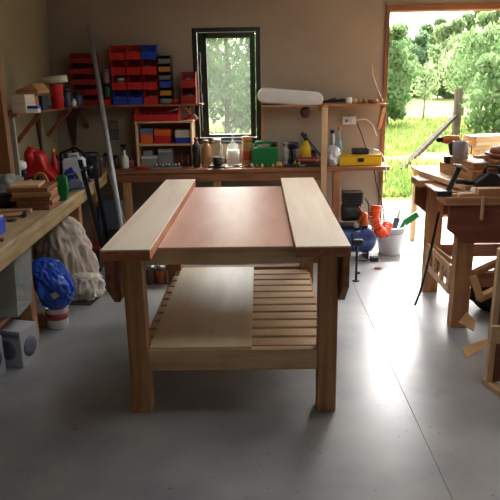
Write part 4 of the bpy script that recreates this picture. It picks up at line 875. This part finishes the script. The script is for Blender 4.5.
# floor bits
t = thing('foot_pedal', 'small black gadget with cable on floor before the compressor', 'gadget', tuple(atZ(374, 261, 0))); MB().box(-.04, .04, -.03, .03, 0, .045).build('body', BLACK, t, bev=.01); MB().tube([(-.04, 0, .015), (-.1, -.02, .008), (-.17, .03, .008)], .005).build('cable', BLACK, t)
solo(MB().blob((0, 0, .01), (.035, .02, .012), 2, .3, 3, 2), 'wood_scrap', PINED['X'], 'little brown scrap on floor right of the workbench', 'scrap', tuple(atZ(378, 269, 0)))
solo(MB().blob((0, 0, .01), (.02, .015, .012), 4, .3, 3, 2), 'dark_scrap', LEATH, 'tiny dark scrap on floor near the clamp foot', 'scrap', tuple(atZ(358, 274, 0)))
# clamp bar beside the workbench
a = atZ(356, 281, 0); tp = atY(356, 241, a.y)
t = thing('floor_stand', 'thin dark upright stand with clamp head right of the workbench', 'stand', (a.x, a.y, 0)); MB().tube([(0, 0, .006), (0, 0, tp.z)], .010).build('pole', BLACKM, t)
MB().lathe([(.03, 0), (.03, .006)], 16).build('foot', BLACKM, t); MB().cbox(.0, 0, tp.z-.04, .09, .05, .055).build('head', BLACK, t, bev=.01); MB().tube([(-.03, 0, tp.z), (-.05, -.01, tp.z+.06), (.02, 0, tp.z+.08)], .009).build('screw', DSTEEL, t)

# ================================================================== SECOND BENCH (right)
RX = 1.16; r2 = thing('second_workbench', 'second wooden workbench at right piled with tools and offcuts', 'workbench', (1.9, 4.1, 0))
def Q(x0, x1, y0, y1, z0, z1): return MB().box(x0-1.9, x1-1.9, y0-4.1, y1-4.1, z0, z1)
XE = 2.75
Q(RX, XE, 3.72, 3.94, .85, .90).build('top_plank', PINE['X'], r2, bev=.003)
Q(RX, XE, 4.40, 4.62, .85, .90).build('top_plank', PINE['X'], r2, bev=.003)
Q(RX+.04, XE, 3.945, 4.395, .865, .88).build('centre_panel', REDPLY, r2, bev=.002)
for y0 in (3.735, 4.575): MB().prism([(RX+.03-1.9, .849), (XE-1.9, .849), (XE-1.9, .60), (RX+.14-1.9, .60), (RX+.03-1.9, .69)], y0-4.1, y0+.032-4.1).build('apron', REDW, r2, 'red brown apron board', .003)
for x0 in (RX+.11, XE-.25):
    for y0 in (3.77, 4.475): Q(x0, x0+.11, y0, y0+.095, 0, .85).build('leg', PINE['Z'], r2, bev=.004)
Q(RX+.22, XE-.25, 3.79, 3.83, .28, .38).build('lower_rail', PINED['X'], r2, bev=.003)
Q(RX+.22, XE-.25, 4.50, 4.54, .28, .38).build('lower_rail', PINED['X'], r2, bev=.003)
# diagonal slatted crate leaning at its end
t = thing('slotted_panel', 'wooden panel with cut holes leaning under the second workbench', 'panel', (0, 0, 0))
a, b_ = Vector((1.285, 4.46, atY(430, 268, 4.46).z)), Vector((1.285, 3.88, atY(456, 294, 3.88).z))
def pierced(a, b, h, tk):
    d = (b-a); L_ = d.length; u = d.normalized(); n_ = Vector((0, 0, 1)); n_ = (n_-u*n_.dot(u)).normalized(); w_ = u.cross(n_)
    T = Matrix((u, w_, n_)).transposed().to_4x4(); T.translation = a; m = MB(T)
    m.box(0, L_, 0, tk, 0, h*.2).box(0, L_, 0, tk, h*.8, h)
    for q in (0, .3, .62, .9): m.box(L_*q, L_*q+L_*.1, 0, tk, h*.2, h*.8)
    return m
pierced(a, b_, .2, .02).build('frame', PINEL['X'], t, bev=.002)
pierced(a+Vector((.04, -.01, .03)), b_+Vector((.04, .01, .06)), .16, .02).build('second_frame', PINE['X'], t, bev=.002)
# dark curved bar leaning
m = MB(); m.tube([atY(*q) for q in ((439, 212, 3.68), (431, 250, 3.80), (425, 275, 3.95), (420, 292, 4.1), (415, 305, 4.13))], .009); o_ = solo(m, 'crowbar', BLACKM, 'dark curved metal bar leaning against end of second workbench', 'crowbar')
# far trestle carrying lit planks
tr = thing('trestle', 'rough trestle in the doorway behind the second workbench', 'trestle', (2.0, 5.65, 0))
for x in (-.46, .62):
    for y in (-.28, .38): MB().box(x, x+.05, y, y+.05, 0, .74).build('leg', PINEL['Z'], tr, bev=.003)
MB().box(-.46, .67, -.28, -.23, .40, .48).build('rail', PINE['X'], tr, bev=.003); MB().box(-.48, .7, -.32, .46, .741, .77).build('top', PINE['X'], tr, bev=.003)
R = random.Random(12); zz = .771
PALEP = wood('fresh_pine', '#f0d8a8', '#dcb87c', 'X')
for k in range(8):
    w_ = .18+.04*R.random(); L_ = .55+.2*R.random(); th = .042
    solo(MB().box(-L_/2, L_/2, -w_/2, w_/2, 0, th), 'sawn_plank', PALEP, ['lowest', 'second', 'third', 'fourth', 'fifth', 'sixth', 'seventh', 'topmost'][k]+' sunlit sawn plank in the pile in the doorway', 'plank', (2.17+.05*R.uniform(-1, 1)+.012*k, 5.62+.04*R.uniform(-1, 1), zz), rz=.25+R.uniform(-.09, .09), group='sawn planks piled in doorway', bev=.003); zz += th+.0015
# things on second bench
TZ = .901
# long light boards along left end
def board(a, b, w_, th, m, label, name='offcut_board', z=None, cat='board'):
    a = Vector(a); b = Vector(b); d = b-a; L_ = math.hypot(d.x, d.y); o = solo(MB().box(0, L_, -w_/2, w_/2, 0, th), name, m, label, cat, tuple(a), rz=math.atan2(d.y, d.x), bev=.003); return o
board((1.30, 4.66, TZ), (1.43, 3.96, TZ), .16, .035, PINEL['X'], 'pale board lying along left end of the second workbench')
board((1.42, 4.60, TZ+.037), (1.50, 4.10, TZ+.037), .12, .07, PINE['X'], 'thick beam on top of the pale board')
board((1.62, 4.52, TZ+.001), (2.2, 4.46, TZ+.001), .2, .107, PINED['X'], 'brown timber block behind the thick beam')
board((1.47, 4.58, TZ+.112), (1.54, 4.14, TZ+.112), .17, .045, PINE['X'], 'wide plank lying across the offcuts under the grey mug')
zt = TZ+.159
a = atY(455, 150, 4.4); t = thing('grey_mug', 'grey enamel mug standing on the wood pile', 'mug', (a.x+.02, 4.36, zt)); r = .052
MB().lathe([(r*.8, 0), (r, .12), (r*1.03, .125), (r*.9, .12), (r*.7, .01), (0, .01)], 22).build('body', mat('grey_enamel', '#a7a9b4', .35), t); MB().tube([(.055, 0, .1), (.085, 0, .09), (.085, 0, .04), (.05, 0, .03)], .006).build('handle', mat('grey_enamel', '#a7a9b4'), t)
bottle(465, 469.5, 141, 4.4, mat('pale_green_bottle', '#cfd8b4', .4), 'small pale green bottle right of the grey mug', WHITE, .6, .5, z=zt)
a = atY(441, 150, 4.6); drill((a.x+.02, 4.50, TZ+.112), pi, mat('orange_brown', '#c9772c', .45), BLACK, 'orange and black power drill on the wood pile left of the mug', .9)
a = atY(495, 155, 4.3); t = thing('clay_pot', 'round red brown tub at right edge on the wood pile', 'tub', (a.x+.06, 4.23, TZ+.001)); 
MB().lathe([(.12, 0), (.13, .02), (.135, .19), (.15, .195), (.15, .215), (.13, .215)], 28).build('body', mat('terracotta', '#8a4a30', .6), t); MB().lathe([(.12, .216), (.11, .25), (.03, .27), (0, .27)], 28).build('lid', mat('brown_lid', '#8a5a38', .6), t)
a = atY(490, 178, 3.95); t = thing('circular_saw', 'black power tool lying at right on second workbench', 'power tool', (a.x, 3.98, TZ+.001)); t.scale = (.8, .8, .8)
MB().prism([(-.13, 0), (.13, 0), (.15, .07), (.06, .14), (-.02, .15), (-.12, .07)], -.05, .05).build('body', BLACK, t, bev=.02, seg=3); MB().tube([(-.12, 0, .05), (-.2, -.01, .07), (-.27, -.02, .075)], .02).build('nose', BLACKM, t); MB().tube([(-.04, 0, .14), (-.02, 0, .2), (.08, 0, .19), (.1, 0, .1)], .015).build('handle', BLACK, t)
m = MB(); m.lathe([(.03, 0), (.034, .01), (.02, .04), (0, .045)], 14); solo(m, 'bottle_stopper', WHITE, 'small white cap before the black power tool', 'cap', (atY(474, 192, 3.85).x, 3.84, TZ+.001))
# F clamp
t = thing('f_clamp', 'steel clamp standing slanted at front of second workbench', 'clamp', (0, 0, 0))
a, b_ = atY(447, 190, 3.78), atY(460, 166, 3.86)
a.z = TZ+.012; MB().bar(a, b_, .03, .012, (0, 1, 0)).build('bar', DSTEEL, t); MB().bar(b_, b_+Vector((-.05, -.03, .01)), .03, .02).build('jaw', STEEL, t, bev=.003); MB().tube([b_+Vector((.0, 0, 0)), b_+Vector((.04, -.01, -.03))], .012).build('knob', PINE['X'], t)
MB().cbox(a.x-.02, a.y-.01, TZ+.001, .09, .04, .035).build('foot_jaw', BLACK, t, bev=.004)
# small tray and blocks at front edge
a, b_ = atY(449, 194, 3.76), atY(482, 194, 3.76)
t = thing('stick_tray', 'low pale wooden frame lying at front edge of second workbench', 'frame', ((a.x+b_.x)/2, 3.79, TZ+.001)); w_ = b_.x-a.x
MB().box(-w_/2, w_/2, -.035, -.015, 0, .018).build('front_strip', PINEL['X'], t); MB().box(-w_/2, w_/2, .03, .05, 0, .02).build('rear_strip', PINE['X'], t); MB().box(w_/2-.02, w_/2, -.0145, .0295, 0, .018).build('end_strip', PINE['Y'], t)
a = atY(492, 192, 3.72); solo(MB().box(-.08, .10, -.035, .035, 0, .05), 'wooden_block', PINE['X'], 'squared wooden block at right front edge of second workbench', 'block', (a.x+.005, 3.77, TZ+.001), bev=.003)
a = atY(483, 205, 3.70); solo(MB().box(-.008, .008, -.01, .006, -.12, .03), 'thin_batten', PINEL['Z'], 'thin pale batten clipped on front of second workbench', 'batten', (a.x, 3.708, TZ-.02))
# beneath second bench: cardboard and offcuts
t = thing('carton', 'open cardboard box with flaps beneath the second workbench', 'carton', (1.62, 3.42, 0), .25)
CB = mat('dark_carton', '#6a4f38', .85)
MB().box(-.17, .17, -.14, .14, 0, .006).box(-.17, .17, -.14, -.134, .006, .25).box(-.17, .17, .134, .14, .006, .25).box(-.17, -.164, -.134, .134, .006, .25).box(.164, .17, -.134, .134, .006, .25).build('body', CB, t)

def flap(pts, tk=.005):
    m = MB(); vs = [Vector(p) for p in pts]; n_ = (vs[1]-vs[0]).cross(vs[2]-vs[0]).normalized()*tk
    N_ = len(vs); return m.add(vs+[v+n_ for v in vs], [tuple(range(N_)), tuple(range(2*N_-1, N_-1, -1))]+[(i, i+N_, (i+1) % N_+N_, (i+1) % N_) for i in range(N_)])
inv = (Matrix.Translation((1.62, 3.42, 0)) @ Matrix.Rotation(.25, 4, 'Z')).inverted()
def W(px, py, Y): return inv @ atY(px, py, Y)
flap([W(459, 322, 3.33), W(467, 312, 3.42), W(476, 321, 3.40), W(474, 331, 3.30)]).build('flap', CARD, t, 'tan flap')
flap([W(462, 348, 3.10), W(488, 338, 3.24), W(490, 344, 3.20), W(466, 358, 3.02)]).build('flap', CARD, t, 'tan flap')
m = MB(); R = random.Random(6)
t = thing('black_sack', 'dark bundled sack in the cardboard box beneath second bench', 'sack', (1.60, 3.42, .008)); MB().blob((0, 0, .17), (.12, .1, .2), 5, .3, 2, 4, True, .2).build('cloth', mat('black_cloth', '#1d1a1a', .9), t)
t = thing('angled_offcuts', 'angle shaped wooden piece lying on top of dark sack', 'offcut', (0, 0, 0))
def W2(px, py, Y): return atY(px, py, Y)
MB().bar(W2(473, 276, 3.45), W2(481, 300, 3.40), .035, .05, (0, 1, 0)).build('upright_arm', CARD, t, bev=.003); MB().bar(W2(478, 299, 3.40), W2(500, 288, 3.45), .035, .05, (0, 1, 0)).build('slanted_arm', CARD, t, bev=.003)
m = MB(); m.bar(W2(474, 273, 3.5), W2(500, 261, 3.6), .03, .045, (0, 1, 0)); solo(m, 'slanted_offcut', PINED['X'], 'dark slanted stick resting above the angle shaped piece', 'offcut')
m = MB(); m.prism([(-.15, 0), (.2, 0), (.2, .055), (-.13, .055), (-.16, .04), (-.165, .015)], -.03, .03); a = atY(492, 254, 4.2); solo(m, 'rounded_batten', PINEL['X'], 'pale batten with rounded end on the lower rail of second bench', 'batten', (a.x+.05, 3.87, .381), bev=.006)
# near wooden frame at right edge
fr = thing('wooden_stand', 'upright pale wooden frame standing at right edge near the camera', 'frame', (1.245, 2.95, 0))
MB().box(-.035, -.005, 0, .04, .035, .78).build('upright', PINEL['Z'], fr, bev=.002)
MB().bar((-.02, .06, .018), (.10, -.45, .018), .05, .035).build('foot', PINEL['Y'], fr, bev=.003)
MB().box(-.045, .28, -.022, -.001, .27, .37).build('cross_board', PINEL['X'], fr, bev=.002)
MB().box(-.004, .35, .005, .02, .036, .26).build('panel', REDW, fr, 'dark red brown panel', .002)
# board lying by the doorway
a = atZ(443, 246, 0); solo(MB().box(-.10, .9, -.12, .12, 0, .04), 'grey_board', mat('grey_green_board', '#8a948c', .6), 'grey green board lying flat on floor near the doorway', 'board', (a.x, 5.75, 0), bev=.004)

# ================================================================== MORE CLUTTER
def simple(name, label, cat, px, py, Y, z, parts, rz=0):
    a = atY(px, py, Y); t = thing(name, label, cat, (a.x, Y, z), rz)
    for nm, mb, m, bv in parts: mb.build(nm, m, t, bev=bv)
    return t
# back bench
simple('tape_measure', 'small yellow tape measure on back bench left of the maroon grinder', 'tape measure', 297, 165, 5.80, BZ+.001, [('case', MB().lathe([(.026, -.014), (.03, -.01), (.03, .01), (.026, .014)], 18, Matrix.Translation((0, 0, .03)) @ Matrix.Rotation(pi/2, 4, 'X')), YELLOW, 0), ('tongue', MB().box(.02, .05, -.008, .008, .001, .004), STEEL, 0)])
for k, (px, yy, c, r, h, lab) in enumerate([(131, 5.9, '#7a3026', .028, .10, 'dark red tin left of the shelf unit'), (205, 6.10, '#5c4a3a', .03, .14, 'brown jar behind the tan bottle'), (246.5, 6.13, '#c8b48c', .03, .16, 'buff jar behind the amber jar'),
        (324, 6.08, '#40505a', .028, .13, 'slate blue tin behind the shelf post'), (290, 6.09, '#8c8578', .03, .17, 'grey pot behind the black drill'), (313, 6.12, '#6a2c28', .035, .12, 'deep red tin behind the saw')]):
    jar(atY(px, 160, yy).x, yy, BZ+.001, r, h, mat('jar_'+c[1:], c, .45), DSTEEL if k % 2 else BLACK, lab)
for k, (px, y, rz, c, lab) in enumerate([(301, 5.93, .5, '#7a2420', 'red handled screwdriver lying behind the maroon grinder'), (288, 5.78, -.4, '#c27a2a', 'orange handled screwdriver lying right of round knob'), (327, 5.74, .9, '#262a30', 'black handled screwdriver at foot of the white bag')]):
    simple('screwdriver', lab, 'screwdriver', px, 165, y, BZ+.012 if k == 0 else BZ+.012, [('handle', MB().tube([(-.05, 0, 0), (.02, 0, 0)], [.009, .011]), plastic(c), 0), ('shaft', MB().tube([(.021, 0, 0), (.09, 0, 0)], .003), STEEL, 0)], rz)
# side bench, far half
for k, (px, y, c, r, h, lab) in enumerate([(49, 5.35, '#b89a3c', .04, .13, 'mustard tin behind red bottle on side bench'), (57, 5.55, '#6e2a24', .04, .17, 'dark red tall tin near the corner of side bench'), (41, 5.25, '#9a8a6a', .045, .15, 'buff tin behind the big red power tool'),
        (86, 5.72, '#3c3a42', .04, .16, 'dark grey tin behind the black radio'), (75, 5.85, '#7a6a58', .035, .2, 'tall brown tin in corner behind black rack')]):
    x = max(atY(px, 155, y).x, XL+r+.005); jar(x, y, Z0, r, h, mat('jar_'+c[1:], c, .45), DSTEEL, lab)
simple('hand_plane', 'wooden hand plane on side bench beside the dark power tool', 'plane', 79, 182, 5.12, Z0, [('body', MB().box(-.09, .09, -.03, .03, 0, .04), PINED['X'], .004), ('tote', MB().tube([(-.06, 0, .04), (-.065, 0, .08), (-.05, 0, .09)], .01), MAROON, 0), ('blade', MB().bar((.0, 0, .04), (-.02, 0, .085), .035, .004, (0, 1, 0)), STEEL, 0)], 1.2)
m = MB(); m.tube([(.07*cos(k*.45)*(1-.008*k), .06*sin(k*.45), .008+.0012*k) for k in range(36)], .008); solo(m, 'coiled_cable', BLACK, 'coil of black cable on side bench left of the radio', 'cable', (atY(80, 172, 5.0).x, 5.02, Z0))
simple('claw_hammer', 'hammer lying on near end of side bench beside the sticks', 'hammer', 3, 190, 3.68, Z0+.014, [('handle', MB().tube([(-.14, 0, 0), (.10, 0, 0)], .012), PINE['X'], 0), ('head', MB().bar((.11, -.05, .0), (.11, .05, .0), .022, .022), DSTEEL, .003)], .3)
# under side bench
simple('offcut_bundle', 'brown offcut beam lying on floor behind the printed boxes', 'offcut', 31, 310, 3.86, 0, [('beam', MB().box(-.09, .1, -.04, .04, 0, .09), PINED['X'], .003), ('strip', MB().box(-.1, .08, -.03, .0, .0905, .11), PINE['X'], .002)], .2)
t = thing('crate', 'dark crate with red edge at far end under the side bench', 'crate', (-1.58, 5.2, 0), .1)
MB().box(-.13, .13, -.12, .12, 0, .20).build('body', mat('dark_crate', '#2e2a2a', .7), t, bev=.004); MB().box(-.135, .135, -.125, .125, .201, .225).build('lid', MAROON, t, bev=.004)
t = thing('boot_pair', 'pair of dark brown work boots on floor behind the white sack', 'boots', (-1.19, 4.66, 0), -.5)
for sx in (-.055, .055):
    q_ = MB(); q_.tube([(sx, .09, .05), (sx, .02, .05), (sx, -.09, .04)], [.045, .045, .035], 12); q_.tube([(sx, .08, .05), (sx, .085, .20)], [.045, .05], 12); q_.build('boot', mat('boot_leather', '#4a3428', .6), t)
# second bench, offcuts and sticks on top
R = random.Random(31)
for k, (x, y, z, L_, w_, h, rz, c, lab) in enumerate([(2.1, 4.15, TZ+.001, .4, .03, .03, .35, 0, 'long square stick right of the dark brown timber'), (1.32, 3.80, TZ+.001, .20, .05, .018, .5, 1, 'short flat scrap at front left corner of second workbench'),
        (1.42, 3.86, TZ+.001, .12, .03, .03, -.5, 0, 'small stubby offcut behind the slanted clamp'), (1.55, 3.93, TZ+.001, .2, .04, .025, .2, 2, 'dark scrap stick beside the white stopper'), (1.95, 3.86, TZ+.001, .35, .06, .03, .6, 1, 'flat pale scrap behind the squared block'),
        (1.60, 4.16, TZ+.159, .22, .05, .022, 1.6, 2, 'brown lath lying across the wide plank'), (1.60, 4.22, TZ+.183, .25, .045, .02, .3, 1, 'pale lath on top of the wood pile behind the mug')]):
    solo(MB().box(-L_/2, L_/2, -w_/2, w_/2, 0, h), 'wood_offcut', [PINE['X'], PINEL['X'], PINED['X']][c], lab, 'offcut', (x, y, z), rz=rz, bev=.002)
# under second bench
t = thing('tool_bag', 'dark slumped tool bag under the second workbench behind the carton', 'bag', (1.72, 4.1, .003)); MB().cloth((0, 0, .13), (.2, .15, .16), 41, fold=.2).build('cloth', mat('black_cloth', '#1d1a1a'), t); MB().tube([(-.08, 0, .24), (-.05, 0, .33), (.05, 0, .33), (.08, 0, .24)], .01).build('handle', BLACK, t)
